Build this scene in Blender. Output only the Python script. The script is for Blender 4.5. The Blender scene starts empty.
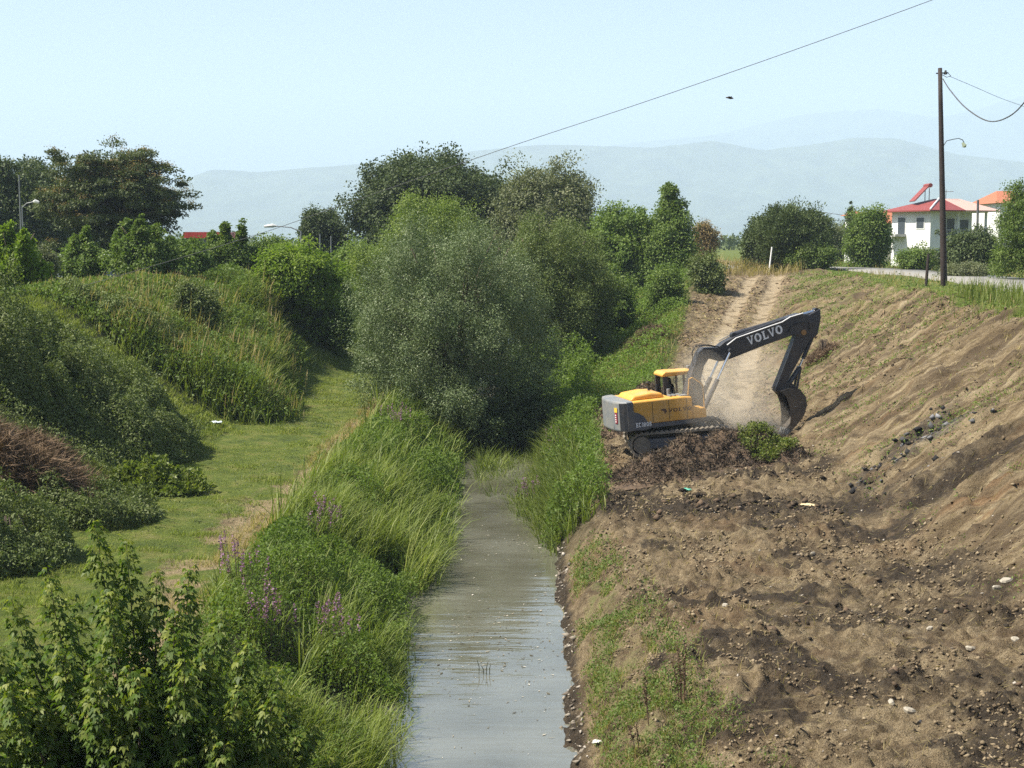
import bpy, math, random
import numpy as np
from mathutils import Vector, Matrix
R = math.radians
rng = np.random.default_rng(7)
random.seed(7)
sc = bpy.context.scene
col = sc.collection

# ------------------------------------------------------------------ camera
F = 1400.0
CH = 9.9
PITCH = math.atan(144 / F)
YAW = math.atan(16 / F)
cam = bpy.data.objects.new('camera', bpy.data.cameras.new('camera'))
col.objects.link(cam)
cam.location = (0, 0, CH)
cam.rotation_euler = (math.pi / 2 - PITCH, 0, YAW)
cam.data.sensor_width = 36
cam.data.lens = F * 36 / 1024
cam.data.clip_start = 0.2
cam.data.clip_end = 40000
sc.camera = cam
# ------------------------------------------------------------------ light
SUN_DIR = Vector((-0.62, -0.10, 0.84)).normalized()
world = bpy.data.worlds.new('World')
sc.world = world
world.use_nodes = True
wn = world.node_tree
bg = wn.nodes['Background']
sky = wn.nodes.new('ShaderNodeTexSky')
sky.sky_type = 'NISHITA'
sky.sun_disc = False
sky.sun_elevation = math.asin(SUN_DIR.z)
sky.sun_rotation = math.atan2(SUN_DIR.x, SUN_DIR.y)
sky.altitude = 50
sky.air_density = 1.0
sky.dust_density = 2.0
sky.ozone_density = 1.0
wn.links.new(sky.outputs[0], bg.inputs[0])
bg.inputs[1].default_value = 0.06
sun = bpy.data.objects.new('sun', bpy.data.lights.new('sun', 'SUN'))
col.objects.link(sun)
sun.data.energy = 5.0
sun.data.angle = R(0.53)
sun.data.color = (1.0, 0.93, 0.80)
sun.rotation_euler = SUN_DIR.to_track_quat('Z', 'Y').to_euler()
sun.location = (-60, 30, 80)
sc.view_settings.view_transform = 'Standard'
sc.view_settings.look = 'None'
sc.view_settings.gamma = 1
sc.view_settings.use_curve_mapping = False
sc.view_settings.exposure = 1.3
cy = sc.cycles
cy.max_bounces = 10
cy.diffuse_bounces = 3
cy.glossy_bounces = 2
cy.transmission_bounces = 9
cy.transparent_max_bounces = 6
cy.volume_bounces = 1
cy.caustics_reflective = False
cy.caustics_refractive = False
cy.use_denoising = False
try:
    cy.denoiser = 'OPENIMAGEDENOISE'
    cy.denoising_input_passes = 'RGB_ALBEDO_NORMAL'
    cy.denoising_prefilter = 'ACCURATE'
except Exception:
    pass

# ------------------------------------------------------------------ helpers
_cr = Matrix.Rotation(YAW, 3, 'Z') @ Matrix.Rotation(math.pi / 2 - PITCH, 3, 'X')
def ray(px, py):
    return _cr @ Vector(((px - 512) / F, (384 - py) / F, -1))
def at(px, py, Y):
    """real place of what shows at a pixel, Y metres in front of the bridge"""
    d = ray(px, py)
    return Vector((0, 0, CH)) + d * (Y / d.y)
def on_z(px, py, z):
    d = ray(px, py)
    return Vector((0, 0, CH)) + d * ((z - CH) / d.z)

def tag(o, label=None, cat=None, group=None, kind=None):
    if label: o['label'] = label
    if cat: o['category'] = cat
    if group: o['group'] = group
    if kind: o['kind'] = kind
    return o
def empty(name, loc=(0, 0, 0), rot=(0, 0, 0)):
    o = bpy.data.objects.new(name, None)
    col.objects.link(o)
    o.location = loc
    o.rotation_euler = rot
    o.empty_display_size = 0.3
    return o
def np_mesh(name, V, Q, mat=None, parent=None, attrs=None, smooth=False, loc=None):
    V = np.asarray(V, np.float32); Q = np.asarray(Q, np.int32)
    me = bpy.data.meshes.new(name)
    n, k = Q.shape
    me.vertices.add(len(V)); me.vertices.foreach_set('co', V.ravel())
    me.loops.add(n * k); me.loops.foreach_set('vertex_index', Q.ravel())
    me.polygons.add(n)
    me.polygons.foreach_set('loop_start', np.arange(0, n * k, k, dtype=np.int32))
    try:
        me.polygons.foreach_set('loop_total', np.full(n, k, np.int32))
    except Exception:
        pass
    if smooth:
        me.polygons.foreach_set('use_smooth', np.ones(n, bool))
    for a, v in (attrs or {}).items():
        at_ = me.attributes.new(a, 'FLOAT', 'POINT')
        at_.data.foreach_set('value', np.asarray(v, np.float32))
    me.update(calc_edges=True)
    if mat: me.materials.append(mat)
    o = bpy.data.objects.new(name, me)
    col.objects.link(o)
    if parent: o.parent = parent
    if loc is not None: o.location = loc
    return o

class MB:
    def __init__(s): s.v = []; s.f = []
    def add(s, vs, fs):
        b = len(s.v); s.v += [tuple(v) for v in vs]; s.f += [tuple(i + b for i in f) for f in fs]; return s
    def box(s, x0, x1, y0, y1, z0, z1):
        return s.add([(x0,y0,z0),(x1,y0,z0),(x1,y1,z0),(x0,y1,z0),(x0,y0,z1),(x1,y0,z1),(x1,y1,z1),(x0,y1,z1)],
                     [(0,3,2,1),(4,5,6,7),(0,1,5,4),(1,2,6,5),(2,3,7,6),(3,0,4,7)])
    def prism(s, poly, y0, y1):
        """polygon in x,z pushed through y"""
        n = len(poly)
        ar = sum(poly[i][0]*poly[(i+1)%n][1]-poly[(i+1)%n][0]*poly[i][1] for i in range(n))
        if ar < 0: poly = poly[::-1]
        vs = [(p[0], y0, p[1]) for p in poly] + [(p[0], y1, p[1]) for p in poly]
        fs = [tuple(range(n)), tuple(range(2*n-1, n-1, -1))]
        fs += [((i+1)%n, i, i+n, (i+1)%n+n) for i in range(n)]
        return s.add(vs, fs)
    def tube(s, pts, r, n=8, cap=True):
        pts = [Vector(p) for p in pts]
        rs = r if isinstance(r, (list, tuple)) else [r] * len(pts)
        vs = []; fs = []
        for i, p in enumerate(pts):
            t = (pts[min(i+1, len(pts)-1)] - pts[max(i-1, 0)]).normalized()
            u = t.cross(Vector((0, 0, 1)))
            if u.length < 1e-3: u = t.cross(Vector((0, 1, 0)))
            u.normalize(); w = u.cross(t)
            for k in range(n):
                a = 2*math.pi*k/n
                vs.append(p + (u*math.cos(a) + w*math.sin(a))*rs[i])
        for i in range(len(pts)-1):
            for k in range(n):
                a, b = i*n+k, i*n+(k+1)%n
                fs.append((a, b, b+n, a+n))
        if cap:
            fs.append(tuple(range(n-1, -1, -1))); fs.append(tuple((len(pts)-1)*n+k for k in range(n)))
        return s.add(vs, fs)
    def build(s, name, mat, parent=None, bevel=0, smooth=False, loc=None, rot=None):
        me = bpy.data.meshes.new(name)
        me.from_pydata(s.v, [], s.f)
        me.update()
        if mat: me.materials.append(mat)
        if smooth:
            for p in me.polygons: p.use_smooth = True
        o = bpy.data.objects.new(name, me)
        col.objects.link(o)
        if parent: o.parent = parent
        if loc is not None: o.location = loc
        if rot is not None: o.rotation_euler = rot
        if bevel:
            m = o.modifiers.new('bevel', 'BEVEL'); m.width = bevel; m.segments = 2; m.limit_method = 'ANGLE'; m.angle_limit = R(40)
        return o

# noise -------------------------------------------------------------
def _h(ix, iy, s):
    n = (ix.astype(np.int64)*374761393 + iy.astype(np.int64)*668265263 + s*1442695041) & 0xffffffff
    n = ((n ^ (n >> 13)) * 1274126177) & 0xffffffff
    n = (n ^ (n >> 16)) & 0xffff
    return n / 65535.0
def vnoise(x, y, s=0):
    x = np.asarray(x, float); y = np.asarray(y, float)
    ix = np.floor(x); iy = np.floor(y); fx = x-ix; fy = y-iy
    fx = fx*fx*fx*(fx*(fx*6-15)+10); fy = fy*fy*fy*(fy*(fy*6-15)+10)
    a = _h(ix, iy, s); b = _h(ix+1, iy, s); c = _h(ix, iy+1, s); d = _h(ix+1, iy+1, s)
    return (a*(1-fx)+b*fx)*(1-fy) + (c*(1-fx)+d*fx)*fy
def fbm(x, y, s=0, o=4, g=0.5):
    t = 0; a = 1; w = 0
    for i in range(o):
        t = t + a*vnoise(x*2**i + 17.3*i, y*2**i - 9.1*i, s+i*7); w += a; a *= g
    return t/w
def sstep(a, b, x):
    t = np.clip((x-a)/(b-a), 0, 1); return t*t*(3-2*t)

# terrain -----------------------------------------------------------
KY = [-60, 14, 45, 55, 62, 70, 80, 90, 100, 108, 130]
KEYS = {
 'a': [(-2.8,-.35),(-2.8,-.35),(-3.1,-.3)]+[(-2.9,-.3)]*8,
 'b': [(-6.4,1.75)]*8 + [(-6.0,1.9),(-6,2.2),(-6,3)],
 'c': [(-12.8,1.95)]*6 + [(-11.5,2.1),(-10,2.4),(-9.5,3.2),(-9.5,4),(-9,5)],
 'd': [(-20.3,7.25)]*6 + [(-19,7.25),(-18,7.25),(-17,7.3),(-16,7.3),(-15,7.4)],
 'A': [(.6,-.3)]*11,
 'B': [(2.3,1.35),(2.3,1.35),(2.2,1.35),(2.2,1.2),(2.3,1.2),(2.5,1.3),(2.5,1.5),(2.5,1.6),(2.5,1.8),(2.5,2.2),(2.6,3.0)],
 'C': [(5,1.55),(5,1.55),(4.8,1.55),(4.4,1.5),(5,1.8),(6.8,2.8),(8.5,4.2),(10,5.6),(11.5,6.9),(12.5,7.3),(12,7.4)],
 'D': [(8,1.65),(8,1.65),(7.5,1.65),(6,1.65),(6.6,1.9),(8.2,2.9),(10.2,4.1),(12.4,5.3),(14.8,6.5),(16.5,7.2),(17,7.35)],
 'E': [(9.8,1.75),(9.8,1.75),(9.8,1.75),(9.4,1.75),(10,2.0),(11.6,2.95),(13.6,4.15),(15.8,5.35),(18.2,6.55),(19.9,7.25),(20.4,7.4)],
 'F': [(10.8,2.0),(10.8,2.0),(10.6,2.0),(10.6,2.0),(11.3,2.3),(12.4,3.1),(14.2,4.35),(16.4,5.55),(18.7,6.7),(20.4,7.35),(21,7.4)],
 'G': [(18,6.9),(18,6.9),(18.5,7.0),(19.2,7.05),(19.8,7.1),(20.2,7.15),(20.8,7.25),(21.8,7.3),(22.8,7.35),(23.2,7.4),(24,7.4)],
}
def base_z(x, y):
    k = {n: (np.interp(y, KY, [p[0] for p in v]), np.interp(y, KY, [p[1] for p in v])) for n, v in KEYS.items()}
    pts = [(-1e5+0*y, 7.45+0*y), (k['d'][0]-2, 7.4+0*y), k['d'], k['c'], k['b'], k['a'], (-1.6+0*y, -.9+0*y), (0+0*y, -.9+0*y),
           k['A'], k['B'], k['C'], k['D'], k['E'], k['F'], k['G'], (k['G'][0]+2, 7.4+0*y), (1e5+0*y, 7.4+0*y)]
    z = np.zeros_like(x)
    for (x0, z0), (x1, z1) in zip(pts[:-1], pts[1:]):
        m = (x >= x0) & (x < x1)
        t = (x-x0)/np.maximum(x1-x0, 1e-6)
        z = np.where(m, z0+(z1-z0)*t, z)
    return z, k
def masks(x, y):
    z, k = base_z(x, y)
    n1 = fbm(x*.5, y*.5, 3); n2 = fbm(x*1.6, y*1.6, 5)
    right = x > 0.6
    slopeR = sstep(k['F'][0]-.8, k['F'][0]+.8, x)*(1-sstep(k['G'][0]-.6, k['G'][0]+.8, x))
    bench = sstep(1.6, 2.6, x)*(1-sstep(k['F'][0]-.5, k['F'][0]+1.5, x))*(1-sstep(58, 66, y))
    xr = (k['D'][0]+k['E'][0])/2
    ramp = sstep(57, 62, y)*(1-sstep(106, 112, y))
    tr = ramp*np.maximum(np.exp(-((x-xr+.95)/.55)**4), np.exp(-((x-xr-.95)/.55)**4))
    rampw = ramp*sstep(k['D'][0]-3.6, k['D'][0]-1.2, x)*(1-sstep(k['E'][0], k['E'][0]+1.0, x))
    return dict(z=z, k=k, slopeR=slopeR, bench=bench, tr=tr, rampw=rampw, n1=n1, n2=n2, right=right, xr=xr)
def ground_z(x, y, fine=True):
    x = np.asarray(x, float); y = np.asarray(y, float)
    # rounded edges: average of shifted samples
    z = 0
    for dx in (-.45, 0, .45):
        z = z + base_z(x+dx, y)[0]
    z = z/3
    m = masks(x, y)
    near = 1-sstep(110, 160, y)
    z = z + (fbm(x*.25, y*.25, 1)-.5)*.35*near*(1-.6*m['tr'])
    # dip in front of the machine, left side
    z = z - .45*np.exp(-((x-3.0)/1.1)**2-((y-52.5)/2.0)**2)
    if fine:
        dirt = np.clip(m['bench']+m['rampw']*.6, 0, 1)
        rough = (fbm(x*1.1, y*1.1, 11, 3)-.5)*.26 + (np.abs(fbm(x*3.0, y*2.6, 21, 4, .6)-.5))*.50*sstep(.30, .6, fbm(x*.5, y*.5, 22, 2)+.1)
        chunk = (fbm(x*5.5, y*5.0, 33, 2)-.5)*.22 + np.clip(vnoise(x*4.3, y*4.3, 31)-.6, 0, 1)*.5*sstep(.42, .6, fbm(x*.7, y*.7, 41, 2))
        z = z + dirt*(rough+chunk)*(1-m['tr']*.9)
        # comb marks of the machine tracks at the front of the bench
        cm = m['bench']*(1-sstep(26, 30, y))*sstep(3, 3.6, x)*(1-sstep(5.8, 6.6, x))
        z = z + cm*.035*np.sin((y*.9+x*.45)*2*math.pi/.4)
        # downslope streaks of the cut embankment
        warp = fbm(x*.3, y*.25, 51)*2.5
        st = (fbm(x*.22+warp*.1, y*1.3+warp, 61, 4)-.5)*1.25 + (fbm(x*.8, y*3.2+warp, 71, 3)-.5)*.55 + (fbm(x*2.5, y*2.5, 75, 3)-.5)*.32
        z = z + m['slopeR']*st*(1-.5*sstep(75, 110, y))
        z = z + (1-dirt)*(1-m['slopeR'])*near*(fbm(x*2.2, y*2.2, 81, 3)-.5)*.12*(1-m['tr'])
        z = z - m['tr']*.09
        z = z + sstep(.2, .9, x)*(1-sstep(2.2, 3.2, x))*(1-sstep(62, 70, y))*((fbm(x*1.9, y*1.1, 91, 4)-.5)*.65)
    return z

# ------------------------------------------------------------------ materials
def newmat(name):
    m = bpy.data.materials.new(name); m.use_nodes = True
    nt = m.node_tree
    return m, nt, nt.nodes['Principled BSDF']
def N(nt, t, **kw):
    n = nt.nodes.new(t)
    for k, v in kw.items(): setattr(n, k, v)
    return n
def noise(nt, scale, detail=4, rough=.6, vec=None, dist=0):
    n = N(nt, 'ShaderNodeTexNoise')
    n.inputs['Scale'].default_value = scale; n.inputs['Detail'].default_value = detail; n.inputs['Roughness'].default_value = rough
    n.inputs['Distortion'].default_value = dist
    if vec: nt.links.new(vec, n.inputs['Vector'])
    return n.outputs['Fac']
def ramp(nt, fac, stops):
    r = N(nt, 'ShaderNodeValToRGB')
    el = r.color_ramp.elements
    while len(el) < len(stops): el.new(.5)
    for e, (p, c) in zip(el, stops):
        e.position = p; e.color = (c[0], c[1], c[2], 1) if not isinstance(c, (int, float)) else (c, c, c, 1)
    nt.links.new(fac, r.inputs[0])
    return r.outputs[0]
def mix(nt, f, a, b, mode='MIX'):
    n = N(nt, 'ShaderNodeMix', data_type='RGBA', blend_type=mode)
    for s, v in ((n.inputs[0], f), (n.inputs[6], a), (n.inputs[7], b)):
        if isinstance(v, (int, float)): s.default_value = v
        elif isinstance(v, (tuple, list)): s.default_value = (v[0], v[1], v[2], 1)
        else: nt.links.new(v, s)
    return n.outputs[2]
def math_(nt, op, a, b=None, clamp=False):
    n = N(nt, 'ShaderNodeMath', operation=op, use_clamp=clamp)
    for s, v in ((n.inputs[0], a), (n.inputs[1], b)):
        if v is None: continue
        if isinstance(v, (int, float)): s.default_value = v
        else: nt.links.new(v, s)
    return n.outputs[0]
def attr(nt, name):
    a = N(nt, 'ShaderNodeAttribute'); a.attribute_name = name
    return a.outputs['Fac']
def objco(nt): return N(nt, 'ShaderNodeTexCoord').outputs['Object']
def bump(nt, b, h, strength=.5, dist=.05):
    n = N(nt, 'ShaderNodeBump'); n.inputs['Strength'].default_value = strength; n.inputs['Distance'].default_value = dist
    nt.links.new(h, n.inputs['Height']); nt.links.new(n.outputs[0], b.inputs['Normal'])

def leafmat(name, dark, mid, light, transl=.3, rough=.55, spec=.2):
    m, nt, b = newmat(name)
    v = attr(nt, 'var')
    dark, mid, light = [tuple(q*1.1 for q in c_) for c_ in (dark, mid, light)]
    c = ramp(nt, v, [(0.0, dark), (.5, mid), (1.0, light)])
    oi = N(nt, 'ShaderNodeObjectInfo')
    hs = N(nt, 'ShaderNodeHueSaturation')
    nt.links.new(c, hs.inputs['Color'])
    nt.links.new(math_(nt, 'MULTIPLY_ADD', oi.outputs['Random'], .22, ), hs.inputs['Value'])
    vn = hs.inputs['Value'].links[0].from_node; vn.inputs[2].default_value = .89
    nt.links.new(hs.outputs[0], b.inputs['Base Color'])
    b.inputs['Roughness'].default_value = rough
    b.inputs['Specular IOR Level'].default_value = spec
    t = N(nt, 'ShaderNodeBsdfTranslucent')
    tc = mix(nt, 1.0, hs.outputs[0], (1.25, 1.35, .55), 'MULTIPLY')
    nt.links.new(tc, t.inputs['Color'])
    ms = N(nt, 'ShaderNodeMixShader'); ms.inputs[0].default_value = transl
    nt.links.new(b.outputs[0], ms.inputs[1]); nt.links.new(t.outputs[0], ms.inputs[2])
    nt.links.new(ms.outputs[0], nt.nodes['Material Output'].inputs['Surface'])
    return m
def plain(name, c, rough=.6, metal=0, var=.12, scale=3, bumps=0, dirt=None, dirt_amt=.5, dscale=2.0):
    m, nt, b = newmat(name)
    co = objco(nt)
    n = noise(nt, scale, 5, .6, co)
    cc = ramp(nt, n, [(.3, tuple(x*(1-var) for x in c)), (.7, tuple(min(1, x*(1+var)) for x in c))])
    if dirt:
        d = noise(nt, dscale, 6, .65, co)
        f = ramp(nt, d, [(.5-.2*dirt_amt, 0), (.75-.1*dirt_amt, 1)])
        f = math_(nt, 'MULTIPLY', f, dirt_amt)
        cc = mix(nt, f, cc, dirt)
    nt.links.new(cc, b.inputs['Base Color'])
    b.inputs['Roughness'].default_value = rough
    b.inputs['Metallic'].default_value = metal
    if bumps: bump(nt, b, noise(nt, scale*6, 4, .6, co), bumps, .02)
    return m
def barkmat():
    return plain('bark', (.10, .075, .055), .9, 0, .4, 6, .6)
M_bark = barkmat()

# ground material
def groundmat():
    m, nt, b = newmat('ground')
    co = N(nt, 'ShaderNodeNewGeometry').outputs['Position']
    big = noise(nt, .35, 5, .6, co); med = noise(nt, 2.2, 6, .65, co); fin = noise(nt, 11, 5, .7, co); vf = noise(nt, 38, 3, .7, co)
    # stretched down the slope
    mp = N(nt, 'ShaderNodeMapping'); mp.inputs['Scale'].default_value = (.35, 3.2, .35); nt.links.new(co, mp.inputs[0])
    stre = noise(nt, 1.1, 7, .65, mp.outputs[0], .6)
    soil = ramp(nt, med, [(.28, (.08, .06, .036)), (.42, (.175, .134, .082)), (.56, (.28, .22, .137)), (.75, (.37, .305, .205))])
    soil = mix(nt, ramp(nt, noise(nt, .75, 6, .7, co, .5), [(.52, 0), (.62, .65)]), soil, (.085, .06, .038))
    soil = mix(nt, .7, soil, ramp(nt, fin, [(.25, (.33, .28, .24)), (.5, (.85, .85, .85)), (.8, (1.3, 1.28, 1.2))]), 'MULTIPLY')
    soil = mix(nt, .85, soil, ramp(nt, vf, [(.32, (.38, .35, .31)), (.52, (1, 1, 1)), (.72, (1.4, 1.38, 1.3))]), 'MULTIPLY')  # hollows of the fine grain darkened in the colour, like shaded crevices
    soil = mix(nt, ramp(nt, big, [(.50, 0), (.64, .3)]), soil, (.17, .10, .055))
    slo = ramp(nt, stre, [(.30, (.07, .05, .03)), (.42, (.17, .127, .075)), (.54, (.275, .215, .132)), (.70, (.38, .315, .205))])  # dark end of the streaks paints the shadowed gouges into the slope
    slo = mix(nt, .6, slo, ramp(nt, fin, [(.3, (.5, .47, .42)), (.55, (1, 1, 1)), (.75, (1.2, 1.2, 1.1))]), 'MULTIPLY')
    slo = mix(nt, ramp(nt, noise(nt, .8, 5, .6, mp.outputs[0]), [(.57, 0), (.70, .5)]), slo, (.20, .105, .05))
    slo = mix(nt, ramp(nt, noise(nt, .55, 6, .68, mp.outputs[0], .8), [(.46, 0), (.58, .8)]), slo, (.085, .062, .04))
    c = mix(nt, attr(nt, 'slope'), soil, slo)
    # dry straw / low green bits
    straw = ramp(nt, fin, [(.3, (.17, .125, .07)), (.6, (.33, .26, .15)), (.8, (.44, .37, .22))])
    thr = lambda f, a, lo=.32, hi=.5: math_(nt, 'MULTIPLY', ramp(nt, math_(nt, 'ADD', math_(nt, 'MULTIPLY', f, .6), math_(nt, 'MULTIPLY', a, .55)), [(.5, 0), (.68, 1)]), 1.0)
    c = mix(nt, thr(med, attr(nt, 'dry')), c, straw)
    grass = ramp(nt, noise(nt, 1.0, 6, .65, co), [(.3, (.06, .085, .025)), (.5, (.115, .15, .03)), (.62, (.17, .18, .05)), (.75, (.22, .20, .09))])
    grass = mix(nt, .6, grass, ramp(nt, fin, [(.3, (.45, .5, .4)), (.55, (1, 1, 1)), (.75, (1.3, 1.25, 1.2))]), 'MULTIPLY')
    c = mix(nt, thr(med, attr(nt, 'grass')), c, grass)
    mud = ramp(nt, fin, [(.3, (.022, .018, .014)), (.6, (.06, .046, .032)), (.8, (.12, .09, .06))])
    c = mix(nt, thr(noise(nt, 1.7, 6, .7, co), attr(nt, 'mud')), c, mud)  # wet mud, plus crevice shade painted through the same mask
    sand = ramp(nt, med, [(.3, (.30, .235, .15)), (.7, (.42, .34, .23))])
    c = mix(nt, attr(nt, 'track'), c, sand)
    c = mix(nt, attr(nt, 'ash'), c, ramp(nt, fin, [(.35, (.02, .02, .022)), (.6, (.07, .07, .07)), (.75, (.25, .25, .26))]))
    c = mix(nt, attr(nt, 'under'), c, (.028, .032, .014))  # shade beneath the plant cover painted into the ground colour
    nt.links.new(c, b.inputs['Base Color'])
    b.inputs['Roughness'].default_value = .95
    b.inputs['Specular IOR Level'].default_value = .15
    h = math_(nt, 'ADD', math_(nt, 'MULTIPLY', fin, .7), math_(nt, 'MULTIPLY', vf, .7))
    bump(nt, b, h, 1.0, .10)
    return m
M_ground = groundmat()

# ------------------------------------------------------------------ ground sheet
def axis_x():
    f = np.arange(-15, 21.5, .07)
    l = -15-np.cumsum(.075*1.06**np.arange(0, 190)); l = l[l > -9000]
    r = 21.5+np.cumsum(.075*1.06**np.arange(0, 190)); r = r[r < 9000]
    return np.concatenate([[-9100], l[::-1], f, r, [9100]])
def axis_y():
    ys = [17.0]
    while ys[-1] < 150: ys.append(ys[-1]*1.0032)
    while ys[-1] < 11500: ys.append(ys[-1]*1.05)
    return np.concatenate([[-150, -60, -30, -10, 0, 6, 10, 13, 15], ys, [12300]])
ax, ay = axis_x(), axis_y()
GX, GY = np.meshgrid(ax, ay)
gx, gy = GX.ravel(), GY.ravel()
gz = ground_z(gx, gy)
mk = masks(gx, gy)
k = mk['k']
inL = gx < -1
bankL = inL & (gx > -20)
grass = np.zeros_like(gx); dry = np.zeros_like(gx); mud = np.zeros_like(gx); under = np.zeros_like(gx); ash = np.zeros_like(gx)
lawn = sstep(-14.0, -12.6, gx)*(1-sstep(-7.3, -6.9, gx))
ew = .7+.75*sstep(30, 33, gy)*(1-sstep(43, 48, gy))
edge = np.exp(-((gx+7.45+.45*(ew-.7)-.6*(mk['n1']-.5)*3)/ew)**2)*inL
grass = np.where(inL, 1.0, 0)
dry = np.where(inL, .38+.6*np.clip(mk['n1']-.45, 0, 1)*2, 0)
grass = grass - 1.0*edge*sstep(.3, .5, mk['n1'])
dry = np.maximum(dry, edge*.9)
path_band = np.exp(-((gy-57.3-.0*(gx))/1.1)**2)*(gx < -12)*(gx > -24)
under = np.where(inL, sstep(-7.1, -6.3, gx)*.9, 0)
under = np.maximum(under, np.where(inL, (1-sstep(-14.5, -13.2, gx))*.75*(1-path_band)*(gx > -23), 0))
# right side
R_ = mk['right']
plat = R_*sstep(-1.2, .6, gx-k['G'][0])
grass = np.where(R_, np.maximum(plat*.95, 0), grass)
dry = np.where(R_, .25*mk['bench']*(mk['n1']) + plat*.45 + mk['slopeR']*.28*mk['n1'], dry)
vegR = R_*sstep(60, 66, gy)*(1-sstep(-.6, 1.0, gx-k['C'][0]))
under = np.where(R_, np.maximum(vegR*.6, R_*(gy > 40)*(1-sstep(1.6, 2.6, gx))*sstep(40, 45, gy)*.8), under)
grass = np.where(R_, np.maximum(grass, vegR), grass)
nearveg = R_*(1-sstep(2.2, 3.6, gx+.04*(gy-24)))*sstep(1.1, 1.6, gx)*(1-sstep(36, 42, gy))
grass = np.where(R_, np.maximum(grass, .42*nearveg), grass)
farslope = mk['slopeR']*sstep(60, 75, gy)
grass = np.where(R_, np.maximum(grass, farslope*(.25+.35*mk['n1'])), grass)
dry = np.where(R_, np.maximum(dry, mk['rampw']*.4+farslope*.35), dry)
band = mk['bench']*np.exp(-((gy-42.8+.25*(gx-7))/3.0)**2)*.62
band2 = mk['bench']*np.exp(-((gy-30)/2.2)**2)*.45*(gx > 5)
band3 = mk['bench']*np.exp(-((gy-25.3)/1.2)**2)*.5*sstep(5, 6, gx)
band4 = mk['bench']*np.exp(-((gy-33.5)/1.6)**2)*sstep(7.5, 8.5, gx)*.55
mud = np.maximum(np.maximum(np.maximum(band, band2), band3), band4)*1.25
mud = np.maximum(mud, mk['bench']*(.12+.55*sstep(.5, .62, fbm(gx*.55, gy*.5, 141, 4))))  # shade of crevices between clods, painted in as wider mud patches
mud = np.maximum(mud, R_*(gy < 62)*(1-sstep(.9, 1.5, gx))*.75)
mud = np.maximum(mud, mk['slopeR']*np.exp(-((gy-40+.0*(gx))/2.2)**2)*(1-sstep(13.5, 17, gx))*.8)
asn = fbm(gx*.9, gy*1.6, 133, 3)
ash = mk['slopeR']*np.exp(-((gy-44.5-.4*(gx-12))/1.7)**2)*sstep(10.2, 11.0, gx)*(1-sstep(13.5, 15.2, gx))*sstep(.40, .50, asn)*.9
far = sstep(150, 260, gy)
grass = np.maximum(grass, far)
i = np.arange(len(ay)-1)[:, None]*len(ax) + np.arange(len(ax)-1)[None, :]
Q = np.stack([i, i+1, i+1+len(ax), i+len(ax)], -1).reshape(-1, 4)
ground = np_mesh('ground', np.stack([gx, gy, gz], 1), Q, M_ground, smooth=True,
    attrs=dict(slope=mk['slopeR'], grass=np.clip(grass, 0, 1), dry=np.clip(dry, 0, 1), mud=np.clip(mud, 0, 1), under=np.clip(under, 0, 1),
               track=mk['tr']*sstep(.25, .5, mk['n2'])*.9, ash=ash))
ground['kind'] = 'structure'

# ------------------------------------------------------------------ water
def watermat():
    m, nt, b = newmat('water')
    co = N(nt, 'ShaderNodeNewGeometry').outputs['Position']
    c = ramp(nt, noise(nt, .35, 4, .55, co), [(.35, (.085, .082, .058)), (.65, (.14, .138, .108))])
    nt.links.new(c, b.inputs['Base Color'])
    b.inputs['Roughness'].default_value = .04
    b.inputs['IOR'].default_value = 2.5
    mp = N(nt, 'ShaderNodeMapping'); mp.inputs['Scale'].default_value = (.35, 1.6, 1); nt.links.new(co, mp.inputs[0])
    w1 = noise(nt, 1.2, 3, .5, mp.outputs[0], .3)
    w2 = noise(nt, 9, 2, .5, co)
    msk = ramp(nt, noise(nt, .16, 2, .5, co), [(.4, .15), (.6, 1)])
    h = math_(nt, 'ADD', math_(nt, 'MULTIPLY', w1, 1.0), math_(nt, 'MULTIPLY', math_(nt, 'MULTIPLY', w2, msk), .05))
    bump(nt, b, h, .08, .25)
    return m
water = MB().add([(-4.5, -60, 0), (2.6, -60, 0), (2.6, 160, 0), (-4.5, 160, 0)], [(0, 1, 2, 3)]).build('water', watermat())
water['kind'] = 'structure'

# ------------------------------------------------------------------ mountains
def ridge(name, prof, D, depth, seed, mat):
    xs = np.linspace(-3600, 3600, 300) * D/5200*1.05 ; ys = np.linspace(D-depth, D+depth, 60)
    X, Y = np.meshgrid(xs, ys); x = X.ravel(); y = Y.ravel()
    px = 528 + x/D*F
    py = np.interp(px, [p[0] for p in prof], [p[1] for p in prof])
    H = (240-py)/F*D
    t = np.abs(y-D)/depth
    rel = (1-t)**.9
    rg = np.abs(fbm(x/(D*.06), y/(D*.06), seed, 5)-.5)*2
    z = 9 + H*rel*(1-.55*rg*np.clip(t*3, 0, 1)) - 6*t
    ii = np.arange(len(ys)-1)[:, None]*len(xs) + np.arange(len(xs)-1)[None, :]
    q = np.stack([ii, ii+1, ii+1+len(xs), ii+len(xs)], -1).reshape(-1, 4)
    o = np_mesh(name, np.stack([x, y, z], 1), q, mat, smooth=True); o['kind'] = 'structure'
    return o
M_mtn = plain('mountain_woods', (.07, .085, .045), .95, 0, .4, .01)
ridge('mountains', [(-900,236),(60,233),(120,222),(150,204),(180,182),(215,169),(260,171),(330,166),(400,160),(480,150),(540,144),(600,146),(650,148),(710,141),(760,151),(810,143),(850,138),(890,139),(950,155),(1024,163),(1300,168),(1900,180)], 6800, 1300, 5, M_mtn)
ridge('mountains', [(-1900,230),(300,190),(420,165),(500,152),(600,146),(700,136),(740,128),(800,114),(870,109),(930,118),(980,106),(1024,92),(1200,80),(2400,120)], 10600, 1300, 9, M_mtn)

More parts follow.
